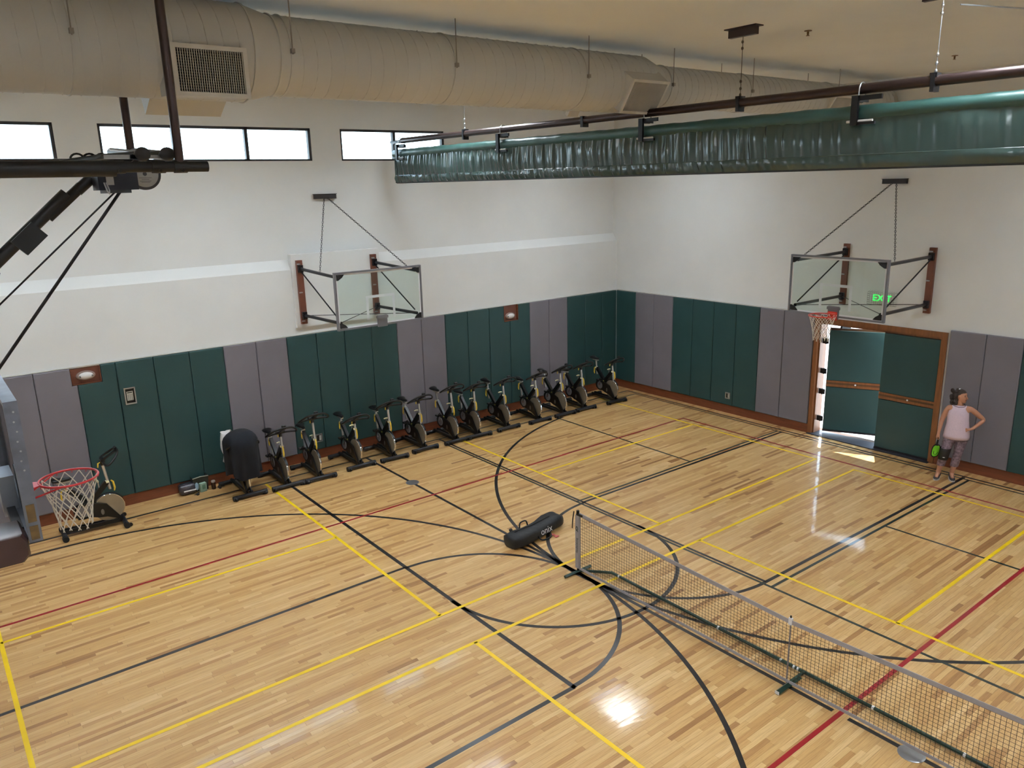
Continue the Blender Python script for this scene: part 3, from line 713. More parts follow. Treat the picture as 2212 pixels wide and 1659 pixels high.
# backing box behind the left-wall hoop
t = thing('wall_hoop', 'rimless glass backboard on pipe arms fixed to the left wall', 'backboard', (0, YL - 0.06, 0), local=True)
MB().box(-0.96, 0.94, -0.0, 0.14, 2.78, 4.20).build('backing_panel', white_wall, t)
wall_hoop(t, 1.40, 0.155, 3.405, (-0.82, 0.785), 4.09, 2.85, -0.075, 5.27, 0.19, False, 1)
t = thing('wall_hoop', 'glass backboard with orange rim and white net above the door', 'basketball hoop', (wallx(0.43), 0.43, 0), rz=-PI/2, local=True)
wall_hoop(t, wallx(0.43) - 6.10, 0.115, 3.505, (-0.835, 0.835), 4.10, 2.885, 0.0, 5.29, 0.0, True, -1)

# ---- ceiling-hung backstop at the left edge
bs = thing('ceiling_backstop', 'black ceiling hung backstop with red rim and net at left', 'basketball hoop', (-6.42, 0.42, 2.85))
BX, BYc = -6.42, 0.435
# board faces +x : build with a rotated local part
def rot_build(mbfn):
    pass
class RB(MB):
    pass
def XF(p): return (BX - p[1]*1.0, BYc + p[0], p[2])      # local x -> world y, local -y -> world +x
W, H, zc = 1.83, 1.10, 3.45
def bb(x0, x1, y0, y1, z0, z1, name, m, par): return MB(XF).box(x0, x1, y0, y1, z0, z1).build(name, m, par)
gl = bb(-W/2+0.02, W/2-0.02, -0.006, 0.006, zc-H/2+0.02, zc+H/2-0.02, 'backboard', glass_board, bs)
worn = mat('worn_frame', (112, 116, 128), 0.4, 0.5, var=0.2, vscale=9)
f = MB(XF); o = 0.035
f.box(-W/2, W/2, -0.045, 0.045, zc-H/2, zc-H/2+o); f.box(-W/2, W/2, -0.045, 0.045, zc+H/2-o, zc+H/2); f.box(-W/2, -W/2+o, -0.045, 0.045, zc-H/2+o, zc+H/2-o); f.box(W/2-o, W/2, -0.045, 0.045, zc-H/2+o, zc+H/2-o)
f.build('board_frame', worn, gl)
for k in range(7):
    z = zc + 0.47 - 0.075*k
    b = MB(XF); b.lathe([(0.007, 0), (0.007, 0.004)], (-W/2, -0.01 + 0.008*(k % 2), z), (-1,0,0), n=8); b.build('rivet', steel, gl)
f = MB(XF); 
for (a0, a1, z0, z1) in ((-W/2+0.045, W/2-0.045, zc-H/2+0.045, zc-H/2+0.09), (-W/2+0.045, W/2-0.045, zc+H/2-0.09, zc+H/2-0.045), (-W/2+0.045, -W/2+0.09, zc-H/2+0.09, zc+H/2-0.09), (W/2-0.09, W/2-0.045, zc-H/2+0.09, zc+H/2-0.09)):
    f.box(a0, a1, -0.009, -0.007, z0, z1)
f.build('border_stripe', white_paint, gl)
for (z0, z1) in ((2.92, 3.03), (3.06, 3.20)):
    MB(XF).box(-W/2-0.004, -W/2+0.002, -0.028, 0.028, z0, z1).build('tape_patch', mat('worn_tape', (96, 74, 40), 0.7, var=0.4, vscale=14), gl)
MB(XF).box(-0.16, 0.16, 0.02, 0.13, 2.88, 3.22).build('mount_casting', mat('casting', (150, 156, 168), 0.35, 0.6), gl)
MB(XF).box(-0.70, 0.70, 0.05, 0.11, 2.90, 2.96).build('lower_channel', black_metal, gl)
rg = rim(bs, (-6.04, 0.42, 3.05), red_rim, (-1, 0, 0), arm=0.13)
hoop_net(rg, (-6.04, 0.42, 3.04))
# maroon shroud under the board back
b = MB(); R_ = []
for (y_, k) in ((-0.50, 0.9), (-0.47, 1.0), (-0.16, 1.0), (-0.13, 0.9)):
    hx, hz, r_ = 0.17*k, 0.115*k, 0.05
    cc = (-6.64, 2.875)
    pts = [(cc[0]-hx, cc[1]-hz), (cc[0]+hx-r_, cc[1]-hz), (cc[0]+hx, cc[1]-hz+r_), (cc[0]+hx, cc[1]+hz-r_), (cc[0]+hx-r_*0.6, cc[1]+hz), (cc[0]-hx, cc[1]+hz)]
    R_.append([(x, y_, z) for x, z in pts])
b.loft(R_); b.build('lower_bumper', mat('maroon_pad', (62, 42, 40), 0.35, var=0.2), bs, 30)
# mast, hinge and stays
MB().tube([(-5.50, 0.42, 5.56), (-5.62, 0.42, 5.46)], 0.045, 12).build('mast_top', black_metal, bs, 40)
MB().cyl((-5.58, 0.42, 5.50), (-5.86, 0.42, 5.255), 0.042, n=14).build('mast_link', black_metal, bs, 40)
MB().cyl((-5.70, 0.42, 5.44), (-6.30, 0.42, 4.90), 0.050, n=16).build('mast', black_metal, bs, 40)
MB().cbox((-6.02, 0.40, 5.10), (0.11, 0.05, 0.075), Matrix.Rotation(math.radians(-42), 3, 'Y')).build('mast_joint', black_metal, bs)
MB().cyl((-6.30, 0.42, 4.86), (-6.60, 0.42, 4.0), 0.050, n=16).build('mast_lower', black_metal, bs, 40)
MB().cyl((-5.27, 0.42, 5.50), (-6.52, 0.42, 4.40), 0.008, n=6).build('stay_cable', pipe_metal, bs)
MB().cyl((-5.25, 0.42, 5.50), (-6.47, 0.42, 3.98), 0.013, n=8).build('stay_rod', pipe_metal, bs, 40)
# horizontal pipe and its drops from the ceiling
MB().cyl((-7.3, -0.12, 5.622), (-5.42, -0.12, 5.622), 0.062, n=20).build('cross_pipe_sleeve', black_metal, bs, 40)
MB().cyl((-5.44, -0.12, 5.632), (-4.71, -0.12, 5.632), 0.042, n=20).build('cross_pipe', black_metal, bs, 40)
MB().cyl((-7.3, 1.10, 5.70), (-4.9, 1.10, 5.70), 0.042, n=16).build('cross_pipe', black_metal, bs, 40)
for x_ in (-5.40, -5.10, -4.93):
    c = MB(); c.cyl((x_-0.05, -0.12, 5.632), (x_+0.05, -0.12, 5.632), 0.050, n=16); c.box(x_-0.055, x_+0.055, -0.175, -0.165, 5.625, 5.642); c.cyl((x_, -0.17, 5.60), (x_, -0.185, 5.60), 0.012, n=8); c.build('pipe_clamp', black_metal, bs, 40)
MB().cyl((-4.93, -0.12, 5.66), (-4.93, -0.12, ZC), 0.036, n=14).build('drop_pipe', brown_pipe, bs, 40)
MB().cyl((-4.99, 1.18, 5.72), (-4.99, 1.18, ZC), 0.036, n=14).build('drop_pipe', brown_pipe, bs, 40)
MB().cyl((-7.2, -0.12, 5.66), (-7.2, -0.12, ZC), 0.036, n=14).build('drop_pipe', brown_pipe, bs, 40)
for (x_, k) in ((-5.16, 0), (-4.97, 1)):
    MB().cyl((x_, 1.16, 5.80), (x_-0.02, -0.02, 5.72), 0.040, n=14).build('tie_pipe', black_metal, bs, 40)
    b = MB(); b.ellipsoid((x_-0.02, -0.02, 5.735), (0.062, 0.055, 0.055), 14, 8); b.build('strap_cap', mat('strap_cap', (40, 38, 40), 0.55), bs, 60)
    b = MB(); b.box(x_-0.3, x_-0.05, 0.02, 0.10, 5.70, 5.73); b.build('cable_clip', steel, bs)
for k in range(4):
    P = [(-5.62 + 0.09*k + 0.05*math.cos(a), 0.18, 5.70 + 0.045*math.sin(a)) for a in [PI*i/8 for i in range(9)]]
    MB().tube(P, 0.009, 6).build('cable_loop', black_metal, bs, 60)
MB().tube([(-5.75, 0.16, 5.67), (-5.45, 0.16, 5.715), (-5.2, 0.15, 5.735), (-5.0, 0.14, 5.74)], 0.028, 8).build('wrapped_cable', mat('wrapped_cable', (84, 92, 100), 0.25, 0.6), bs, 60)
# winch box and safety drum
MB().box(-5.50, -5.20, 0.16, 0.40, 5.46, 5.60).build('winch_box', mat('winch_paint', (40, 42, 54), 0.4, 0.3), bs)
MB().box(-5.45, -5.27, 0.12, 0.40, 5.435, 5.46).build('winch_base', mat('winch_base', (46, 48, 50), 0.5), bs)
MB().box(-5.44, -5.385, 0.150, 0.162, 5.50, 5.575).build('label_plate', mat('label_plate', (176, 176, 176), 0.4, 0.4), bs)
MB().tube([(-5.47, 0.10, 5.52), (-5.455, 0.10, 5.455), (-5.44, 0.11, 5.43), (-5.435, 0.12, 5.46), (-5.45, 0.12, 5.52)], 0.006, 6).build('pull_ring', steel, bs, 60)
dr = MB().lathe([(0.118, 0), (0.130, 0.004), (0.130, 0.045), (0.118, 0.05)], (-5.13, 0.26, 5.585), (0,-1,0), n=40).build('safety_drum', mat('drum_rim', (60, 60, 66), 0.4, 0.3), bs, 30)
MB().lathe([(0.108, 0.050), (0.108, 0.053), (0.0, 0.053)], (-5.13, 0.26, 5.585), (0,-1,0), n=40, caps=False).build('drum_label', mat('drum_label', (176, 176, 174), 0.35, 0.3), dr)
MB().lathe([(0.016, 0.053), (0.016, 0.058), (0.0, 0.058)], (-5.13, 0.26, 5.585), (0,-1,0), n=20, caps=False).build('drum_hub', mat('hub', (70,70,74), 0.5), dr)
ink = mat('black_ink', (22, 22, 24), 0.6)
tb = MB(); word = 'SAFETY'
for i, ch in enumerate(word):
    a = math.radians(172 - i*(164/5)); c = Vector((-5.13 + 0.082*math.cos(a), 0.26-0.0545, 5.585 + 0.082*math.sin(a)))
    tx = Vector((math.sin(a), 0, -math.cos(a))); ty = Vector((math.cos(a), 0, math.sin(a)))
    tb.mesh(text_mesh(ch, 0.046, 0.0008), basis(tx, ty, c))
tb.build('drum_lettering', ink, dr)
tb = MB()
for (z, w_) in ((5.553, 0.05), (5.540, 0.03), (5.527, 0.045), (5.517, 0.035)): tb.box(-5.13-w_, -5.13+w_, 0.2058, 0.2068, z-0.002, z+0.002)
tb.build('drum_small_print', mat('grey_ink', (110,110,112), 0.6), dr)
# ================================================================== EXERCISE BIKES
fly_m = mat('flywheel_face', (150, 140, 122), 0.35, 0.5, var=0.06)
chrome = mat('chrome', (220, 220, 222), 0.12, 1.0, var=0.02)
disc_m = mat('crank_disc', (122, 122, 126), 0.4, 0.3)
frame_m = mat('bike_frame_black', (8, 8, 9), 0.35, 0.1, var=0.15, spec=0.45)
foot_m = mat('bike_foot_black', (30, 31, 35), 0.4, 0.2, var=0.12)
def smooth_path(P, n=6, closed=False):
    P = [Vector(p) for p in P]; out = []; m = len(P)
    rng_ = range(m) if closed else range(m-1)
    for i in rng_:
        p0 = P[(i-1) % m] if (closed or i > 0) else P[i]; p1 = P[i]; p2 = P[(i+1) % m]; p3 = P[(i+2) % m] if (closed or i+2 < m) else P[(i+1) % m]
        for k in range(n):
            t = k/n
            out.append(0.5*((2*p1) + (-p0+p2)*t + (2*p0-5*p1+4*p2-p3)*t*t + (-p0+3*p1-3*p2+p3)*t**3))
    if not closed: out.append(P[-1])
    return out
def make_bike():
    # local: front foot tube over the origin, bike points to -y, rear foot at y=+0.90
    t = bpy.data.objects.new('exercise_bike', None); COL.objects.link(t)
    for (y, hw, nm) in ((0.0, 0.30, 'front_foot'), (0.90, 0.26, 'rear_foot')):
        f = MB().tube([(-hw, y, 0.058), (-hw+0.04, y, 0.058), (hw-0.04, y, 0.058), (hw, y, 0.058)], [0.040, 0.038, 0.038, 0.040], 12, sq=1.0).build(nm, foot_m, t, 40)
        for s_ in (-1, 1):
            MB().tube([(s_*(hw-0.07), y, 0.050), (s_*(hw+0.012), y, 0.050)], 0.048, 12).build('rubber_cap', rubber, f, 40)
        if y == 0.0:
            for s_ in (-1, 1):
                MB().cyl((s_*0.27-0.015, -0.055, 0.045), (s_*0.27+0.015, -0.055, 0.045), 0.032, n=14).build('transport_wheel', plastic_black, f, 40)
    for s_ in (-1, 1): MB().bar((s_*0.045, 0.88, 0.10), (s_*0.045, 0.02, 0.085), 0.034, 0.055).build('base_rail', frame_m, t)
    MB().box(-0.028, 0.028, 0.10, 0.80, 0.088, 0.100).build('base_tread', mat('tread_steel', (126, 122, 116), 0.35, 0.6), t)
    # flywheel
    fw = MB().lathe([(0.232, -0.016), (0.238, -0.010), (0.238, 0.010), (0.232, 0.016)], (0.0, 0.18, 0.335), (1,0,0), n=40).build('flywheel', chrome, t, 30)
    MB().lathe([(0.226, -0.0185), (0.226, 0.0185)], (0.0, 0.18, 0.335), (1,0,0), n=40).build('flywheel_face', fly_m, fw, 30)
    # guard shell seen from the side (poly in y,z)
    g = [(0.72, 0.40), (0.70, 0.30), (0.60, 0.24), (0.46, 0.25), (0.36, 0.215), (0.24, 0.20), (0.13, 0.15), (0.04, 0.10), (0.03, 0.14), (0.10, 0.24), (0.16, 0.33), (0.22, 0.42), (0.36, 0.47), (0.48, 0.50), (0.60, 0.50), (0.69, 0.46)]
    MB().prism(g, 0.030, b3((0,1,0), (0,0,1)), (-0.048, 0, 0)).build('chain_guard', frame_m, t, 30)
    MB().prism([(0.70,0.40),(0.66,0.32),(0.56,0.28),(0.44,0.30),(0.30,0.34),(0.26,0.42),(0.40,0.48),(0.56,0.50),(0.66,0.47)], 0.030, b3((0,1,0), (0,0,1)), (0.048, 0, 0)).build('chain_guard', frame_m, t, 30)
    MB().prism([(0.02,0.08),(0.08,0.08),(0.22,0.34),(0.18,0.36)], 0.022, b3((0,1,0), (0,0,1)), (0.038, 0, 0)).build('fork', frame_m, t)
    b = MB(); P = [(0, 0.18+0.252*math.cos(a), 0.335+0.252*math.sin(a)) for a in [math.radians(20+i*13) for i in range(11)]]
    b.tube(P, 0.022, 8, sq=0.4); b.build('wheel_hood', frame_m, t, 60)
    MB().lathe([(0.05, -0.066), (0.05, -0.0635)], (0, 0.30, 0.30), (1,0,0), n=24, sx=0.5, sy=1.0).build('badge', mat('badge', (112, 108, 104), 0.4, 0.3), t)
    # crank
    c = MB().lathe([(0.088, -0.072), (0.094, -0.066), (0.094, -0.060)], (0, 0.56, 0.375), (1,0,0), n=28).build('crank_disc', disc_m, t, 40)
    for s_, dz in ((-1, 0.165), (1, -0.165)):
        x = s_*0.085
        MB().bar((x, 0.56, 0.375), (x, 0.56+0.05*s_, 0.375+dz), 0.014, 0.026, (0,1,0)).build('crank_arm', chrome, c)
        pdl = MB(); pdl.box(x + (s_-1)*0.055, x + (s_+1)*0.055, 0.56+0.05*s_-0.045, 0.56+0.05*s_+0.045, 0.375+dz-0.016, 0.375+dz+0.016)
        pdl.tube([(x+s_*0.02, 0.51+0.05*s_, 0.375+dz+0.01), (x+s_*0.055, 0.50+0.05*s_, 0.375+dz+0.06), (x+s_*0.09, 0.51+0.05*s_, 0.375+dz+0.01)], 0.01, 6)
        pdl.build('pedal', plastic_black, c)
    # V frame
    MB().bar((0, 0.44, 0.47), (0, 0.745, 0.795), 0.058, 0.075, (0,1,0.3)).build('seat_arm', frame_m, t)
    MB().bar((0, 0.46, 0.47), (0, 0.165, 0.785), 0.058, 0.085, (0,1,0.3)).build('head_arm', frame_m, t)
    MB().cbox((0, 0.45, 0.475), (0.036, 0.07, 0.05)).build('frame_joint', frame_m, t)
    MB().lathe([(0.020, -0.045), (0.020, -0.038)], (0, 0.45, 0.50), (1,0,0), n=10).build('joint_plug', mat('olive_plug', (150, 146, 70), 0.5), t)
    # collars
    MB().tube([(0, 0.750, 0.775), (0, 0.757, 0.815)], 0.034, 14).build('seat_collar', cream_plastic, t, 40)
    MB().tube([(0, 0.158, 0.770), (0, 0.165, 0.805)], 0.034, 14).build('bar_collar', cream_plastic, t, 40)
    MB().tube([(0, 0.80, 0.80), (0, 0.835, 0.77), (0, 0.845, 0.66), (0, 0.83, 0.62)], [0.010, 0.014, 0.015, 0.009], 8).build('seat_lever', yellow_plastic, t, 60)
    MB().tube([(-0.01, 0.10, 0.80), (-0.012, 0.072, 0.77), (-0.012, 0.060, 0.66), (-0.01, 0.072, 0.61)], [0.011, 0.015, 0.016, 0.009], 8).build('bar_lever', yellow_plastic, t, 60)
    MB().cyl((0.0, 0.285, 0.66), (0.0, 0.295, 0.815), 0.011, n=8).build('brake_stem', silver, t, 40)
    MB().tube([(-0.045, 0.296, 0.825), (0, 0.296, 0.832), (0.045, 0.296, 0.825)], 0.013, 8).build('brake_handle', cream_plastic, t, 60)
    # sliding posts
    sp = MB().cyl((0, 0.715, 0.50), (0, 0.765, 0.86), 0.023, n=14).build('seat_post', silver, t, 40)
    MB().bar((0, 0.68, 0.868), (0, 0.87, 0.868), 0.045, 0.022).build('seat_slider', mat('slider', (170,168,160), 0.35, 0.4), sp)
    # saddle
    s_ = MB(); R = []
    for (y, w, h, zc_) in ((0.655, 0.016, 0.016, 0.912), (0.67, 0.026, 0.024, 0.912), (0.74, 0.035, 0.03, 0.912), (0.81, 0.062, 0.036, 0.915), (0.87, 0.092, 0.038, 0.922), (0.915, 0.095, 0.034, 0.928), (0.935, 0.07, 0.022, 0.928)):
        R.append([(w*math.cos(2*PI*k/14), y, zc_ + h*math.sin(2*PI*k/14)) for k in range(14)])
    s_.loft(R); sd = s_.build('saddle', plastic_black, t, 60)
    hp = MB().cyl((0, 0.115, 0.52), (0, 0.172, 0.985), 0.024, n=14).build('bar_post', silver, t, 40)
    MB().tube([(0, 0.168, 0.955), (0, 0.178, 1.03)], 0.032, 12).build('post_cap', plastic_black, hp, 40)
    hb = MB(); L = [(-0.29, 0.12, 1.02), (-0.25, 0.02, 1.09), (-0.16, -0.05, 1.155), (-0.05, -0.07, 1.175), (0.05, -0.07, 1.175), (0.16, -0.05, 1.155), (0.25, 0.02, 1.09), (0.29, 0.12, 1.02), (0.20, 0.16, 1.02), (0.0, 0.17, 1.03), (-0.20, 0.16, 1.02)]
    hb.tube(smooth_path(L, 4, True), 0.019, 8, closed=True)
    hb.tube([(-0.08, 0.165, 1.04), (0.08, 0.165, 1.04)], 0.034, 10)
    hbo = hb.build('handlebar', plastic_black, t, 60)
    k = MB(); k.cbox((0.0, -0.05, 1.185), (0.04, 0.022, 0.045), None, 0.012); k.bar((0.0, 0.16, 1.04), (0.0, -0.06, 1.16), 0.05, 0.03); k.build('console', plastic_black, hbo, 40)
    MB().tube([(-0.02, 0.20, 1.01), (-0.02, 0.235, 1.0), (-0.02, 0.245, 0.93)], [0.010, 0.012, 0.010], 8).build('slide_lever', yellow_plastic, hbo, 60)
    return t
bikeP = make_bike()
SEATP = ('seat_post', 'saddle'); BARP = ('bar_post', 'handlebar')
def place_bike(o, x, y, rz, sz, bz, label):
    o.location = (x, y, 0); o.rotation_euler = (0, 0, rz)
    for c in o.children:
        nm = c.name.split('.')[0]
        if nm in SEATP: c.location.z = sz; c.location.y = sz*0.12
        if nm in BARP: c.location.z = bz; c.location.y = bz*0.12
    tag(o, label, 'exercise bike', 'black indoor cycling bikes')
bikes = [(-1.876, 6.376, 0.00, 0.02, 'black exercise bike just right of the coat covered bike'),
         (-1.239, 6.344, -0.02, 0.16, 'black exercise bike with high handlebar in front of the wall outlet'),
         (-0.343, 6.417, 0.02, -0.06, 'black exercise bike with the lowest handlebar, third right of the coat'),
         (0.39, 6.372, 0.01, 0.09, 'black exercise bike fourth right of the coat, before the floor plate'),
         (1.165, 6.439, 0.05, 0.05, 'black exercise bike before the last green pad left of the grey pair'),
         (1.961, 6.411, 0.13, 0.14, 'black exercise bike with the tallest saddle, where the double black lines begin'),
         (2.544, 6.396, -0.03, 0.07, 'black exercise bike touching feet with the tall saddle bike'),
         (3.36, 6.393, 0.09, 0.05, 'black exercise bike in front of the wrinkled green pads, left one'),
         (4.25, 6.338, -0.02, 0.03, 'black exercise bike below the second wall light'),
         (5.021, 6.323, 0.06, 0.07, 'black exercise bike at the upper end of the curved black line'),
         (5.704, 6.331, -0.03, 0.04, 'black exercise bike second from the room corner'),
         (6.704, 6.265, 0.12, -0.01, 'black exercise bike closest to the room corner')]
place_bike(bikeP, -2.591, 6.415, 0.0, 0.0, -0.06, 'black exercise bike hidden under the dark coat')
protos = [copy_tree(bikeP) for _ in range(len(bikes) + 1)]
for o, (x, y, sz, bz, lb) in zip(protos, bikes): place_bike(o, x, y, math.radians(random.uniform(-3, 3)), sz, bz, lb)
place_bike(protos[-1], -4.64, 6.78, math.radians(88), 0.06, 0.13, 'black exercise bike standing alone below the red rim at left')

# ---- coat and towel thrown over one bike
def coat_fn(u, v):
    a = 2*PI*u
    dome = min(1.0, v/0.22); rad_ = math.sin(dome*PI/2)                 # rounded shoulders, then a long drop
    z = 1.235 - 0.10*(1-math.cos(dome*PI/2)) - 0.76*max(0.0, v-0.08)
    fold = 1 + 0.13*v*math.sin(a*5+1) + 0.08*v*math.sin(a*9+0.5) + 0.05*math.sin(a*3)
    rx, ry = (0.295 - 0.02*v)*rad_*fold, (0.335 - 0.05*v)*rad_*fold
    ca, sa = math.cos(a), math.sin(a)
    return (-2.59 + rx*math.copysign(abs(ca)**0.8, ca), 6.60 + ry*math.copysign(abs(sa)**0.8, sa) - 0.05*v, z - 0.05*v*math.sin(a*3+0.7))
b = MB(); b.grid(coat_fn, 64, 26)
coat = b.build('coat', mat('navy_coat_fabric', (12, 15, 23), 0.95, var=0.25, vscale=9), None, 180)
tag(coat, 'dark navy coat draped over an exercise bike', 'coat')
def towel_fn(u, v):
    s_ = (u-0.5)*2
    L = abs(s_)
    yy = 7.10 + 0.10*s_*(1.0 if L < 0.3 else 1.0)
    x = -2.80 + 0.20*(v) - 0.04*math.sin(u*6)
    z = 1.135 - (0.02*(L/0.25)**2 if L < 0.25 else 0.02 + (L-0.25)*0.75) - 0.06*math.sin(v*3+0.4)*L
    return (x + 0.02*math.sin(L*9+v*4), 7.06 + 0.115*math.tanh(s_*4) + 0.012*math.sin(v*11), z)
b = MB(); b.grid(towel_fn, 40, 14)
tw = b.build('towel', mat('white_towel', (214, 208, 206), 0.9, var=0.05, bump=0.2, bscale=120), None, 180)
m_ = tw.modifiers.new('thickness', 'SOLIDIFY'); m_.thickness = 0.008
tag(tw, 'white towel hanging over the bike beside the dark coat', 'towel')
# ---- belongings by the baseboard
t = thing('water_pack', 'shiny plastic wrapped dark pack lying against the baseboard', 'package', (-3.42, 7.38, 0))
MB().cbox((-3.42, 7.38, 0.105), (0.15, 0.10, 0.10), Matrix.Rotation(math.radians(-4), 3, 'Z'), 0.035).build('pack', mat('clear_wrap_dark', (58, 54, 62), 0.12, 0.1, var=0.3, vscale=18, bump=0.5, bscale=35, spec=0.8), t, 50)
MB().cbox((-3.40, 7.275, 0.09), (0.11, 0.006, 0.012), None, 0.003).build('label_strip', white_paint, t)
MB().ellipsoid((-3.27, 7.29, 0.13), (0.035, 0.03, 0.075), 12, 8).build('blue_bottle', mat('blue_bottle', (150, 178, 196), 0.2), t, 60)
t = thing('tote_bag', 'olive tote bag standing open behind the pale green carton', 'bag', (-3.17, 7.44, 0))
b = MB(); b.loft([[(-3.29, 7.37, 0), (-3.05, 7.37, 0), (-3.05, 7.51, 0), (-3.29, 7.51, 0)], [(-3.32, 7.34, 0.27), (-3.03, 7.35, 0.27), (-3.03, 7.51, 0.28), (-3.32, 7.51, 0.28)]], True, False)
b.build('body', mat('olive_canvas', (52, 50, 40), 0.85, var=0.2), t)
MB().tube([(-3.32, 7.34, 0.27), (-3.18, 7.34, 0.285), (-3.03, 7.35, 0.27)], 0.010, 6).build('rim_piping', mat('pale_piping', (160, 156, 140), 0.7), t, 60)
t = thing('carton', 'pale green printed carton beside the tote bag', 'carton', (-3.16, 7.31, 0))
MB().cbox((-3.16, 7.31, 0.085), (0.062, 0.035, 0.085), Matrix.Rotation(math.radians(10), 3, 'Z'), 0.006).build('box', mat('mint_carton', (142, 168, 148), 0.6, var=0.12, vscale=40), t)
MB().cbox((-3.155, 7.268, 0.10), (0.03, 0.002, 0.04), Matrix.Rotation(math.radians(10), 3, 'Z')).build('print_panel', mat('mint_print', (96, 130, 106), 0.6), t)
t = thing('keys', 'shiny bunch of keys on the floor before the wrapped pack', 'keys', (-3.31, 7.20, 0))
for k in range(4): MB().cbox((-3.33+0.02*k, 7.20+0.012*(k % 2), 0.012+0.006*k), (0.028, 0.010, 0.004), Matrix.Rotation(0.5*k, 3, 'Z')).build('key', chrome, t)
MB().ellipsoid((-3.30, 7.175, 0.022), (0.03, 0.025, 0.022), 12, 8).build('fob', plastic_black, t, 60)
t = thing('jar', 'dark brown jar with pale lid right of the tote bag', 'jar', (-2.97, 7.30, 0))
MB().lathe([(0.036, 0.0), (0.040, 0.01), (0.040, 0.12), (0.033, 0.135)], (-2.97, 7.30, 0), n=20).build('body', mat('jar_brown', (44, 28, 22), 0.2), t, 40)
MB().lathe([(0.037, 0.135), (0.037, 0.165), (0.030, 0.17)], (-2.97, 7.30, 0), n=20).build('lid', mat('jar_lid', (150, 140, 132), 0.4), t, 40)
t = thing('pine_cone', 'small dark knobbly object on the floor right of the jar', 'trinket', (-2.88, 7.27, 0))
MB().ellipsoid((-2.88, 7.27, 0.03), (0.028, 0.026, 0.03), 10, 7).build('upper', mat('cone_brown', (40, 26, 20), 0.7), t, 60); MB().ellipsoid((-2.875, 7.23, 0.018), (0.026, 0.022, 0.018), 10, 7).build('lower', MATS['cone_brown'], t, 60)
# ================================================================== PICKLEBALL NET
pn = thing('pickleball_net', 'portable pickleball net with grey tape and green base tube', 'sports net', (0.0, -2.9, 0))
green_tube = mat('green_powder_coat', (22, 54, 44), 0.35, 0.1, var=0.1)
net_str = mat('net_string', (46, 36, 28), 0.8)
tape_m = mat('grey_tape', (158, 154, 158), 0.6, var=0.05, vscale=20)
YA, YB, YE = 0.44, -2.90, -6.24
def ztop(y):
    if y > YB: return 0.80 + (0.93-0.80)*((y-YB)/(YA-YB))**1.05
    return 0.80 + (0.93-0.80)*((YB-y)/(YB-YE))**1.05
zbot = lambda y: 0.07 + 0.02*abs((y-YB)/(YA-YB))
b = MB(); NX = 0.003
ny = 148
for i in range(ny+1):
    y = YA - 0.03 + (YE - YA + 0.06)*i/ny
    b.cyl((NX, y, zbot(y)), (NX, y, ztop(y)), 0.0023, n=3, caps=False)
for j in range(1, 19):
    t_ = j/19
    pts = []
    for i in range(31):
        y = YA - 0.03 + (YE - YA + 0.06)*i/30
        pts.append((NX, y, zbot(y) + (ztop(y)-zbot(y))*t_))
    b.tube(pts, 0.0023, 3, caps=False)
nm = b.build('net_mesh', net_str, pn); nm['kind'] = 'stuff'
def ribbon(fz, h, th, name, m):
    b = MB(); R = []
    for i in range(41):
        y = YA - 0.01 + (YE-YA+0.02)*i/40; z = fz(y)
        R.append([(NX-th, y, z-h), (NX+th, y, z-h), (NX+th, y, z), (NX-th, y, z)])
    b.loft(R); return b.build(name, m, pn)
ribbon(lambda y: ztop(y)+0.012, 0.05, 0.004, 'top_tape', tape_m); ribbon(lambda y: zbot(y)+0.012, 0.035, 0.004, 'bottom_tape', tape_m)
for y in (YA, YE):
    ft = MB().tube([(-0.25, y+0.02, 0.026), (0.25, y+0.02, 0.026)], 0.026, 4).build('foot', green_tube, pn)
    post = MB().cyl((NX, y+0.02, 0.03), (NX, y+0.02, 0.955), 0.016, n=12).build('post', black_metal, pn, 40)
    sl = MB().box(NX-0.022, NX+0.022, y-0.015, y+0.052, 0.085, 0.90).build('sleeve', tape_m, post)
    MB().tube([(NX, y+0.02, 0.90), (NX, y+0.02, 0.968)], [0.024, 0.022], 10).build('post_cap', plastic_black, post, 40)
    MB().box(NX-0.024, NX+0.024, y-0.08, y+0.03, 0.90, 0.925).build('buckle', plastic_black, post)
    st = MB(); st.grid(lambda u, v: (NX-0.03-0.008*math.sin(u*3), y+0.055+0.035*u+0.02*v, 0.95-0.27*u), 10, 2); so = st.build('strap', mat('strap_webbing', (40, 28, 26), 0.8), post); so.modifiers.new('thick', 'SOLIDIFY').thickness = 0.004
    if y == YA:
        tm = text_mesh('pickleball', 0.062, 0.0006); M = basis((0,0,-1), (0,-1,0), (NX-0.0235, y+0.016, 0.44)); 
        M = basis((0,0,-1), (0,1,0), (NX-0.0235, y+0.018, 0.44))
        MB().mesh(tm, M).build('sleeve_lettering', mat('dark_green_ink', (20, 40, 34), 0.6), sl)
        lg = MB(); lg.tube([(NX-0.0232, y+0.018+0.018*math.sin(a), 0.70+0.028*math.cos(a)) for a in [2*PI*i/16 for i in range(16)]], 0.006, 4, closed=True)
        lg.tube([(NX-0.0232, y+0.018+0.016, 0.675), (NX-0.0232, y+0.018-0.024, 0.655)], 0.006, 4); lg.build('sleeve_logo', MATS['dark_green_ink'], sl)
ft = MB().tube([(-0.21, YB-0.03, 0.026), (0.21, YB-0.03, 0.026)], 0.032, 4).build('foot', green_tube, pn)
MB().box(-0.215, -0.211, YB-0.055, YB-0.005, 0.008, 0.046).build('foot_plug', white_paint, ft)
cp = MB().cyl((NX+0.006, YB, 0.03), (NX+0.006, YB, 0.845), 0.009, n=10).build('centre_post', mat('grey_post', (128, 120, 124), 0.5), pn, 40)
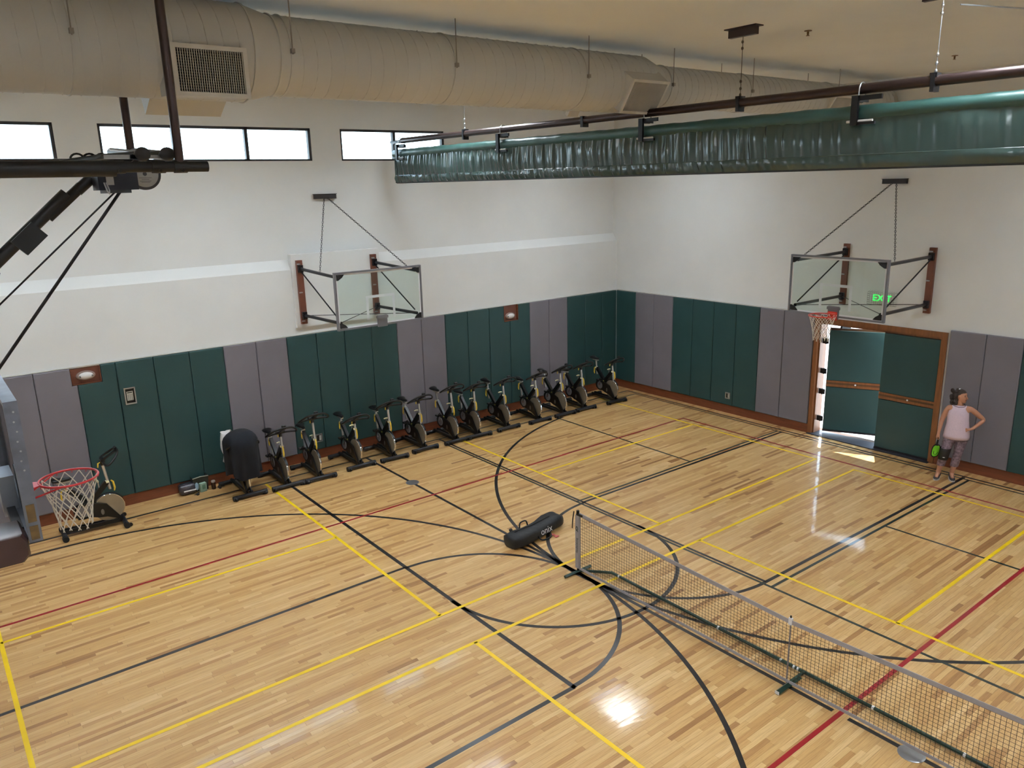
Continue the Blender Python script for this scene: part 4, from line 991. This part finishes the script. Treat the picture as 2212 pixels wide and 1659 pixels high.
MB().tube([(NX, YB, 0.84), (NX, YB, 0.862)], 0.010, 8).build('post_tip', plastic_black, cp, 40)
MB().box(NX-0.012, NX+0.016, YB-0.02, YB+0.02, 0.755, 0.835).build('clip', white_paint, cp)
P = [(0.03, 0.43, 0.04), (0.17, 0.27, 0.04), (0.315, 0.10, 0.04), (0.32, 0.0, 0.04), (0.315, -2.7, 0.04), (0.318, -3.1, 0.04), (0.315, -5.8, 0.04), (0.30, -5.95, 0.04), (0.03, -6.2, 0.04)]
bt = MB().tube(P, 0.021, 10).build('base_tube', green_tube, pn, 40)
for y in (-0.05, -1.75, -2.63, -2.80, -2.85, -3.72, -4.62): MB().cyl((0.317, y-0.012, 0.04), (0.317, y+0.012, 0.04), 0.0225, n=12).build('joint_ring', white_paint, bt)
MB().bar((0.0, YB-0.03, 0.05), (0.317, YB-0.03, 0.05), 0.03, 0.02).build('base_link', green_tube, pn)

# ================================================================== DUFFEL BAG
bag_m = mat('black_duffel_nylon', (20, 21, 24), 0.6, var=0.25, vscale=7, bump=0.25, bscale=12)
bag = thing('duffel_bag', 'long black duffel bag with white lettering on the floor by the net', 'bag', (0.27, 1.78, 0))
A = Vector((-0.26, 1.72, 0)); B = Vector((0.90, 1.87, 0)); ax = (B-A).normalized(); nx_ = Vector((-ax.y, ax.x, 0)); R = []
secs_ = [(0.0, 0.10, 0.14, 0.0), (0.02, 0.15, 0.19, 0.0), (0.12, 0.165, 0.205, -0.02), (0.30, 0.155, 0.20, -0.03), (0.45, 0.145, 0.185, -0.02), (0.60, 0.15, 0.19, 0.0), (0.78, 0.165, 0.20, 0.03), (0.92, 0.165, 0.20, 0.045), (0.985, 0.15, 0.18, 0.05), (1.0, 0.11, 0.13, 0.05)]
for (t_, w_, h_, sh) in secs_:
    c = A + (B-A)*t_ + nx_*sh; ring = []
    for k in range(20):
        a = 2*PI*k/20; ca, sa = math.cos(a), math.sin(a)
        e = 0.55
        q = math.copysign(abs(ca)**e, ca)*w_; z = (math.copysign(abs(sa)**e, sa)+1)*0.5*h_
        z += 0.008*math.sin(k*1.7 + t_*21) if z > 0.03 else 0
        ring.append(c + nx_*q + Vector((0,0,z+0.002)))
    R.append(ring)
MB().loft(R).build('body', bag_m, bag, 60)
zp = [A + (B-A)*t_ + nx_*(0.02) + Vector((0,0,z)) for t_, z in ((0.12, 0.212), (0.30, 0.208), (0.45, 0.196), (0.60, 0.20), (0.80, 0.21))]
MB().tube(zp, 0.006, 6).build('zipper', plastic_black, bag, 60)
for t_ in (0.36,):
    hp_ = [A + (B-A)*(0.40) - nx_*0.14 + Vector((0,0,0.11)), A + (B-A)*0.42 - nx_*0.21 + Vector((0,0,0.03)), A + (B-A)*0.52 - nx_*0.235 + Vector((0,0,0.012)), A + (B-A)*0.62 - nx_*0.21 + Vector((0,0,0.02)), A + (B-A)*0.64 - nx_*0.14 + Vector((0,0,0.10))]
    MB().tube(smooth_path(hp_, 5), 0.012, 6).build('carry_handle', bag_m, bag, 60)
    hp_ = [A + (B-A)*0.30 + nx_*0.12 + Vector((0,0,0.15)), A + (B-A)*0.32 + nx_*0.13 + Vector((0,0,0.245)), A + (B-A)*0.42 + nx_*0.12 + Vector((0,0,0.25)), A + (B-A)*0.46 + nx_*0.12 + Vector((0,0,0.14))]
    MB().tube(smooth_path(hp_, 5), 0.012, 6).build('carry_handle', bag_m, bag, 60)
MB().ellipsoid(A + (B-A)*0.14 + nx_*0.13 + Vector((0,0,0.20)), (0.03, 0.03, 0.03), 10, 7).build('strap_knot', plastic_black, bag, 60)
tm = text_mesh('onix', 0.15, 0.001); c = A + (B-A)*0.575 - nx_*0.152 + Vector((0,0,0.115))
MB().mesh(tm, basis(ax, Vector((0,0,1)) + nx_*0.22, c - nx_*0.012)).build('bag_lettering', white_paint, bag)
b = MB(); b.tube([A + (B-A)*0.63 - nx_*0.20 + Vector((0,0,0.03)), A + (B-A)*0.66 - nx_*0.23 + Vector((0,0,0.02)), A + (B-A)*0.65 - nx_*0.27 + Vector((0,0,0.012))], 0.012, 6)
b.cbox(A + (B-A)*0.66 - nx_*0.285 + Vector((0,0,0.012)), (0.035, 0.022, 0.006)); b.build('red_tag', mat('red_tag', (196, 96, 92), 0.5), bag)
# ================================================================== THINGS ON THE WALLS
def wall_light(a, b, z0, z1, label, zoff=0.0):
    cx, cz = (a+b)/2, (z0+z1)/2 - zoff
    t = thing('wall_light', label, 'wall light', (cx, YL, z0), group='oval wall lights')
    MB().box(a, b, YL-0.008, YL-0.001, z0, z1).build('back_board', brown_post, t)
    for (p, q, r_, s_) in ((a, a+0.012, z0, z1), (b-0.012, b, z0, z1), (a, b, z0, z0+0.012)): MB().box(p, q, YL-0.055, YL-0.008, r_, s_).build('recess_side', base_wood, t)
    MB().lathe([(0.150, 0.0), (0.148, 0.02), (0.13, 0.035)], (cx, YL-0.008, cz), (0,-1,0), n=32, sx=1.0, sy=0.55).build('bezel', mat('clear_bezel', (150, 128, 120), 0.15, 0.2), t, 50)
    b_ = MB(); R = []
    for i in range(7):
        q = i/6; rr = math.cos(q*PI/2*0.97)
        R.append([(cx + 0.115*rr*math.cos(2*PI*k/24), YL-0.035-0.05*math.sin(q*PI/2), cz + 0.062*rr*math.sin(2*PI*k/24)) for k in range(24)])
    b_.loft(R); b_.build('lens', mat('frosted_lens', (226, 224, 224), 0.25, var=0.05), t, 60)
    for s_ in (-1, 1): MB().ellipsoid((cx+s_*0.09, YL-0.062, cz-0.005), (0.018, 0.012, 0.018), 10, 6).build('lamp_eye', mat('lamp_eye', (130, 134, 134), 0.2, 0.3), t, 60)
wall_light(-4.963, -4.515, 2.325, 2.60, 'oval wall light in a brown board at left, above the single bike')
wall_light(4.163, 4.585, 2.245, 2.62, 'oval wall light in a brown recess between the wrinkled green pads', 0.07)
# control panel set into a pad
t = thing('control_panel', 'small framed control panel with pale keypad on the green wall pad', 'control panel', (-4.115, 7.50, 1.85))
yf = YL - PT
f = MB()
for (p, q, r_, s_) in ((-4.205, -4.025, 2.125, 2.145), (-4.205, -4.025, 1.845, 1.868), (-4.205, -4.187, 1.868, 2.125), (-4.043, -4.025, 1.868, 2.125)): f.box(p, q, yf-0.02, yf, r_, s_)
f.build('frame', steel, t)
MB().box(-4.187, -4.043, yf-0.004, yf, 1.868, 2.125).build('recess', plastic_black, t)
MB().box(-4.168, -4.068, yf-0.012, yf-0.004, 1.915, 2.075).build('keypad_plate', mat('keypad_plate', (206, 202, 190), 0.5), t)
for i in range(3):
    for j in range(4): MB().box(-4.158+0.03*i, -4.136+0.03*i, yf-0.018, yf-0.012, 1.925+0.027*j, 1.945+0.027*j).build('key', mat('keypad_key', (150, 148, 140), 0.5), t)
MB().box(-4.160, -4.078, yf-0.016, yf-0.012, 2.045, 2.066).build('display', mat('lcd', (60, 62, 54), 0.3), t)
def outlet(t, P, m3, w, h):
    # P: centre on the pad face, m3 columns: along, up, out
    def cb(du, dv, dn, hu, hv, hn, nm, m): MB().cbox(Vector(P) + m3 @ Vector((du, dv, dn)), (hu, hv, hn), m3).build(nm, m, t)
    for (du, dv, hu, hv) in ((0, h/2-0.01, w/2, 0.011), (0, -h/2+0.01, w/2, 0.011), (-w/2+0.01, 0, 0.011, h/2), (w/2-0.01, 0, 0.011, h/2)): cb(du, dv, 0.006, hu, hv, 0.007, 'frame', steel)
    cb(0, 0, 0.001, w/2-0.015, h/2-0.015, 0.001, 'recess', plastic_black); cb(w*0.18, 0.0, 0.004, w*0.14, h*0.30, 0.003, 'cover_plate', mat('ivory_plate', (186, 184, 176), 0.5))
t = thing('wall_outlet', 'steel framed wall outlet in the green pad behind a bike', 'outlet', (-0.72, yf, 0.36)); outlet(t, (-0.72, yf, 0.45), b3((1,0,0), (0,0,1)), 0.15, 0.17)
t = thing('wall_outlet', 'steel framed wall outlet low on the green end wall pads', 'outlet', (wallx(3.88)-PT, 3.88, 0.35)); outlet(t, (wallx(3.88)-PT, 3.88, 0.435), b3((0,-1,0), (0,0,1)), 0.13, 0.15)
# exit sign
ex, ey, ez = wallx(0.455), 0.455, 3.075
t = thing('exit_sign', 'green lit EXIT sign in a wire guard behind the glass backboard', 'exit sign', (ex, ey, ez-0.1))
MB().box(ex-0.045, ex-0.001, ey-0.19, ey+0.19, ez-0.10, ez+0.10).build('housing', mat('sign_housing', (226, 226, 220), 0.5), t)
MB().mesh(text_mesh('EXIT', 0.185, 0.002), basis((0,-1,0), (0,0,1), (ex-0.048, ey, ez))).build('sign_letters', mat('exit_green', (40, 235, 90), 0.4, var=0.0, emit=2.2), t)
g = MB(); wire = 0.0025; x_ = ex - 0.11
for i in range(13):
    y_ = ey - 0.26 + 0.52*i/12; g.tube([(ex-0.002, y_, ez-0.14), (x_, y_, ez-0.12), (x_, y_, ez+0.12), (ex-0.002, y_, ez+0.14)], wire, 4)
for i in range(7):
    z_ = ez - 0.12 + 0.24*i/6; g.tube([(ex-0.002, ey-0.28, z_), (x_, ey-0.26, z_), (x_, ey+0.26, z_), (ex-0.002, ey+0.28, z_)], wire, 4)
g.build('wire_guard', mat('guard_wire', (130, 128, 122), 0.5, 0.4), t)['kind'] = 'stuff'
# ================================================================== THE PERSON AND HER PADDLE
skin = mat('skin', (186, 132, 104), 0.55, var=0.06, vscale=8)
hair_m = mat('dark_curly_hair', (58, 46, 40), 0.75, var=0.3, vscale=60, bump=0.6, bscale=70)
top_m = mat('pale_pink_knit', (222, 200, 214), 0.8, var=0.05, vscale=40)
leg_m = mat('patterned_leggings', (128, 108, 118), 0.8, var=0.55, vscale=26)
brace_m = mat('knee_brace', (34, 28, 26), 0.7)
shoe_m = mat('dark_shoe', (58, 54, 56), 0.7, var=0.2, vscale=30)
sole_m = mat('pale_sole', (196, 188, 180), 0.7)
TH = math.radians(-66)
pp = thing('person', 'person in pale pink sleeveless top and patterned leggings, hand on hip, holding a paddle', 'person', (7.53, -1.40, 0), rz=TH, local=True)
# local: faces -y, +x is image right (her left side)
J = {'pelvis': (0.0, 0, 0.93), 'belly': (0.0, 0.0, 1.06), 'chest': (-0.01, 0.01, 1.24), 'neckb': (-0.01, 0.02, 1.405), 'neck': (0.0, 0.0, 1.465), 'jaw': (0.012, -0.012, 1.525), 'head': (0.005, 0.0, 1.60), 'crown': (0.0, 0.005, 1.655),
     'shR': (-0.175, 0.01, 1.365), 'elR': (-0.255, 0.02, 1.10), 'wrR': (-0.285, -0.04, 0.875), 'haR': (-0.288, -0.055, 0.815),
     'shL': (0.165, 0.01, 1.365), 'elL': (0.40, 0.05, 1.165), 'wrL': (0.235, -0.05, 1.02), 'haL': (0.175, -0.095, 1.00),
     'hipR': (-0.09, 0, 0.86), 'knR': (-0.155, -0.05, 0.50), 'anR': (-0.215, 0.0, 0.10), 'toR': (-0.245, -0.14, 0.045),
     'hipL': (0.09, 0, 0.86), 'knL': (0.055, -0.02, 0.50), 'anL': (0.0, 0.045, 0.10), 'toL': (0.02, -0.09, 0.045)}
rad = {'pelvis': (0.155, 0.115), 'belly': (0.145, 0.11), 'chest': (0.15, 0.105), 'neckb': (0.075, 0.065), 'neck': (0.052, 0.052), 'jaw': (0.058, 0.062), 'head': (0.074, 0.086), 'crown': (0.05, 0.055),
       'shR': (0.058, 0.058), 'elR': (0.042, 0.042), 'wrR': (0.028, 0.028), 'haR': (0.030, 0.024), 'shL': (0.058, 0.058), 'elL': (0.042, 0.042), 'wrL': (0.029, 0.029), 'haL': (0.034, 0.020),
       'hipR': (0.095, 0.10), 'knR': (0.062, 0.065), 'anR': (0.04, 0.042), 'toR': (0.035, 0.028), 'hipL': (0.095, 0.10), 'knL': (0.062, 0.065), 'anL': (0.04, 0.042), 'toL': (0.035, 0.028)}
E_ = [('pelvis','belly'),('belly','chest'),('chest','neckb'),('neckb','neck'),('neck','jaw'),('jaw','head'),('head','crown'),('chest','shR'),('shR','elR'),('elR','wrR'),('wrR','haR'),('chest','shL'),('shL','elL'),('elL','wrL'),('wrL','haL'),
      ('pelvis','hipR'),('hipR','knR'),('knR','anR'),('anR','toR'),('pelvis','hipL'),('hipL','knL'),('knL','anL'),('anL','toL')]
# fingers as short chains rooted in the palms
def finger(root, pts, r):
    prev = root
    for i, p in enumerate(pts):
        k = '%s_%d_%d' % (root, len(J), i); J[k] = p; rad[k] = (r*(1-0.12*i), r*(1-0.12*i)); E_.append((prev, k)); prev = k
hx, hy, hz = J['haL']
for i, (dz, ln) in enumerate(((0.022, 0.95), (0.008, 1.05), (-0.008, 1.0), (-0.022, 0.8))):
    finger('haL', [(hx-0.035*ln, hy-0.012, hz+dz), (hx-0.065*ln, hy-0.006, hz+dz*1.4-0.01)], 0.009)
finger('haL', [(hx+0.01, hy+0.03, hz+0.02), (hx-0.01, hy+0.06, hz+0.01)], 0.0095)
hx, hy, hz = J['haR']
for i, dy in enumerate((0.024, 0.008, -0.008, -0.022)):
    finger('haR', [(hx-0.022, hy+dy, hz-0.04), (hx+0.012, hy+dy-0.002, hz-0.062), (hx+0.026, hy+dy, hz-0.035)], 0.009)
finger('haR', [(hx+0.022, hy-0.03, hz-0.01), (hx+0.022, hy-0.035, hz-0.045)], 0.0095)
names = list(J); idx = {n: i for i, n in enumerate(names)}
me = bpy.data.meshes.new('body'); me.from_pydata([J[n] for n in names], [(idx[a], idx[b]) for a, b in E_], []); me.materials.append(skin)
body = bpy.data.objects.new('body', me); COL.objects.link(body); body.parent = pp
sk = body.modifiers.new('skin', 'SKIN'); sk.use_smooth_shade = True
for i, n in enumerate(names): me.skin_vertices[0].data[i].radius = rad[n]
me.skin_vertices[0].data[idx['pelvis']].use_root = True
sb = body.modifiers.new('subdivide', 'SUBSURF'); sb.levels = 2; sb.render_levels = 2
# head turned to her left (image right): forward direction of the face
fd = Vector((0.86, -0.50, -0.05)).normalized(); sd = Vector((fd.y, -fd.x, 0)).normalized(); hc = Vector((0.006, -0.004, 1.585)); up = Vector((0,0,1))
hm = b3(sd, up); hm = Matrix((sd, -fd, up)).transposed()
b = MB(); R = []
for (z, w_, d_, off) in ((-0.118, 0.022, 0.024, 0.05), (-0.105, 0.040, 0.044, 0.035), (-0.075, 0.055, 0.066, 0.018), (-0.035, 0.066, 0.080, 0.008), (0.01, 0.072, 0.088, 0.0), (0.05, 0.070, 0.086, -0.004), (0.085, 0.055, 0.066, -0.008), (0.105, 0.028, 0.032, -0.01)):
    R.append([hc + up*z + fd*(off + d_*math.sin(2*PI*k/18)) + sd*w_*math.cos(2*PI*k/18) for k in range(18)])
b.loft(R); head = b.build('head', skin, pp, 60)
nose = MB().tube([hc + fd*0.082 + up*0.012, hc + fd*0.098 - up*0.012, hc + fd*0.108 - up*0.028, hc + fd*0.088 - up*0.036], [0.007, 0.010, 0.013, 0.008], 8); nose.build('nose', skin, head, 60)
for s_ in (-1, 1):
    MB().ellipsoid(hc + fd*0.076 + sd*s_*0.030 + up*0.008, (0.012, 0.008, 0.008), 10, 6, hm).build('eye', mat('eye_dark', (60, 44, 36), 0.3), head, 60)
    MB().ellipsoid(hc - fd*0.008 + sd*s_*0.072 - up*0.005, (0.008, 0.018, 0.028), 10, 6, hm).build('ear', skin, head, 60)
    MB().tube([hc + fd*0.082 + sd*s_*0.018 + up*0.028, hc + fd*0.074 + sd*s_*0.044 + up*0.028], 0.004, 5).build('eyebrow', hair_m, head)
MB().tube([hc + fd*0.082 - sd*0.022 - up*0.062, hc + fd*0.090 - up*0.060, hc + fd*0.082 + sd*0.022 - up*0.062], 0.006, 6).build('mouth', mat('lips', (150, 86, 80), 0.5), head, 60)
# hair: swept back cap, curly mass behind, white tie
b = MB(); R = []
for (z, w_, d_, off) in ((-0.03, 0.060, 0.050, -0.042), (0.01, 0.074, 0.070, -0.030), (0.045, 0.076, 0.084, -0.014), (0.075, 0.068, 0.080, -0.010), (0.102, 0.048, 0.055, -0.012), (0.116, 0.02, 0.024, -0.012)):
    R.append([hc + up*z + fd*(off + d_*math.sin(2*PI*k/18)) + sd*w_*math.cos(2*PI*k/18) for k in range(18)])
b.loft(R); hair = b.build('hair', hair_m, pp, 60)
rr_ = random.Random(5); b = MB()
for i in range(46):
    q = hc - fd*rr_.uniform(0.05, 0.145) + sd*rr_.uniform(-0.07, 0.07) + up*rr_.uniform(-0.15, 0.075)
    r_ = rr_.uniform(0.025, 0.042); b.ellipsoid(q, (r_, r_, r_*1.2), 9, 6)
b.build('ponytail', hair_m, hair, 60)
MB().ellipsoid(hc - fd*0.045 + up*0.112 - sd*0.0, (0.018, 0.02, 0.014), 10, 6).build('hair_tie', white_paint, hair, 60)
# clothes
def rings_loft(sec, name, m, par, n=24, caps=(False, False), wob=0.0):
    b = MB(); R = []
    for q, (c, rx, ry) in enumerate(sec):
        R.append([(c[0] + rx*(1+wob*math.sin(k*2.3+q))*math.cos(2*PI*k/n), c[1] + ry*(1+wob*math.sin(k*1.9+q*1.3))*math.sin(2*PI*k/n), c[2]) for k in range(n)])
    b.loft(R, *caps); o = b.build(name, m, par, 60); return o
tp = rings_loft([((0.0, 0, 0.80), 0.212, 0.158), ((0.0, 0, 0.86), 0.208, 0.156), ((0, 0, 0.95), 0.198, 0.150), ((0.0, 0, 1.06), 0.180, 0.142), ((-0.005, 0, 1.16), 0.172, 0.140), ((-0.01, 0.0, 1.25), 0.170, 0.138), ((-0.01, 0.008, 1.32), 0.160, 0.118), ((-0.01, 0.015, 1.38), 0.135, 0.090), ((-0.01, 0.015, 1.415), 0.105, 0.074)], 'top', top_m, pp, wob=0.012)
tp.modifiers.new('thick', 'SOLIDIFY').thickness = 0.006
MB().tube([(-0.01 + 0.102*math.cos(2*PI*k/24), 0.013 + 0.074*math.sin(2*PI*k/24) - (0.012 if math.sin(2*PI*k/24) < 0 else 0), 1.412 + (0.02*math.sin(2*PI*k/24) if math.sin(2*PI*k/24) < 0 else 0)) for k in range(24)], 0.006, 5, closed=True).build('neck_trim', mat('mauve_trim', (120, 92, 104), 0.8), tp, 60)
lg = rings_loft([((0, 0, 0.93), 0.172, 0.132), ((0, 0, 0.86), 0.182, 0.140), ((0, 0, 0.80), 0.183, 0.135), ((-0.005, -0.002, 0.77), 0.178, 0.125)], 'leggings', leg_m, pp, caps=(True, True))
for s_, k, a in ((-1, 'knR', 'anR'), (1, 'knL', 'anL')):
    h = Vector((s_*0.092, 0, 0.80)); kk = Vector(J[k]); aa = Vector(J[a]); sec = []
    for t_, r_ in ((0.0, 0.098), (0.3, 0.096), (0.6, 0.084), (0.85, 0.075), (1.0, 0.072)): c = h.lerp(kk, t_); sec.append((c, r_, r_*1.05))
    for t_, r_ in ((0.15, 0.070), (0.3, 0.072), (0.5, 0.070), (0.60, 0.066)): c = kk.lerp(aa, t_); sec.append((c, r_, r_*1.05))
    rings_loft(sec, 'legging_leg', leg_m, lg, caps=(False, False), wob=0.015)
    # shoes
    to = Vector(J['to'+k[-1]]); d_ = (to - aa); d_.z = 0; d_.normalize(); sd_ = Vector((-d_.y, d_.x, 0)); foot = Vector((aa.x, aa.y, 0))
    b = MB(); R = []
    for (u_, w_, h_) in ((-0.075, 0.026, 0.075), (-0.06, 0.040, 0.105), (0.0, 0.045, 0.105), (0.05, 0.046, 0.085), (0.11, 0.048, 0.062), (0.155, 0.042, 0.050), (0.180, 0.022, 0.035)):
        c = foot + d_*u_; R.append([c + sd_*w_*math.cos(2*PI*q/14) + Vector((0,0, 0.02 + (h_-0.02)*0.5*(1+math.sin(2*PI*q/14)))) for q in range(14)])
    b.loft(R); sh = b.build('shoe', shoe_m, pp, 60)
    b = MB(); out = [foot + d_*u_ + sd_*w_ for u_, w_ in ((-0.08, 0.0), (-0.07, 0.032), (0.0, 0.044), (0.11, 0.050), (0.165, 0.036), (0.188, 0.0), (0.165, -0.036), (0.11, -0.050), (0.0, -0.044), (-0.07, -0.032))]
    b.loft([[p + Vector((0,0,0.001)) for p in out], [p + Vector((0,0,0.026)) for p in out]]); b.build('sole', sole_m, sh)
kk = Vector(J['knR']); rings_loft([(kk + Vector((0.012, 0.004, 0.105)), 0.086, 0.09), (kk + Vector((0.006, 0, 0.05)), 0.083, 0.087), (kk, 0.080, 0.086), (kk + Vector((-0.008, 0.004, -0.06)), 0.080, 0.084), (kk + Vector((-0.014, 0.006, -0.11)), 0.076, 0.08)], 'knee_brace', brace_m, pp, caps=(False, False)).modifiers.new('thick', 'SOLIDIFY').thickness = 0.006
MB().ellipsoid(kk + Vector((-0.005, -0.086, -0.055)), (0.022, 0.004, 0.007), 10, 6).build('brace_logo', white_paint, lg, 60)
# paddle, held in her right hand
mw = Matrix.Translation(pp.location) @ Matrix.Rotation(TH, 4, 'Z')
hp_ = mw @ Vector((-0.277, -0.052, 0.775)); ld = (mw.to_3x3() @ Vector((-0.10, -0.02, -1))).normalized()
wd = (mw.to_3x3() @ Vector((0.72, 0.70, -0.07))); wd = (wd - ld*wd.dot(ld)).normalized()
pd = thing('pickleball_paddle', 'lime green pickleball paddle with black rim hanging from her right hand', 'paddle', hp_)
fc = hp_ + ld*0.245
def outline(a, b_, n=28, neck=True):
    return [(a*math.copysign(abs(math.cos(2*PI*k/n))**0.75, math.cos(2*PI*k/n)), b_*math.copysign(abs(math.sin(2*PI*k/n))**0.75, math.sin(2*PI*k/n))) for k in range(n)]
Mp = b3(wd, -ld)
MB().prism(outline(0.095, 0.125), 0.012, Mp, fc).build('rim', plastic_black, pd)
lime = mat('lime_face', (140, 236, 60), 0.45, var=0.04, emit=0.0)
for s_ in (-1, 1): MB().prism(outline(0.080, 0.108), 0.0015, Mp, fc + Mp @ Vector((0,0,s_*0.0068))).build('face', lime, pd)
for s_ in (-1, 1):
    bb_ = MB(); P = [fc + Mp @ Vector((0.045*math.cos(a), -0.02+0.055*math.sin(a), s_*0.0085)) for a in [math.radians(160+i*20) for i in range(11)]]
    bb_.tube(P, 0.007, 5, sq=0.3); bb_.build('face_emblem', plastic_black, pd)
MB().tube([hp_ - ld*0.03, hp_ + ld*0.06, hp_ + ld*0.115, hp_ + ld*0.14], [0.017, 0.016, 0.017, 0.03], 10).build('handle', plastic_black, pd, 60)
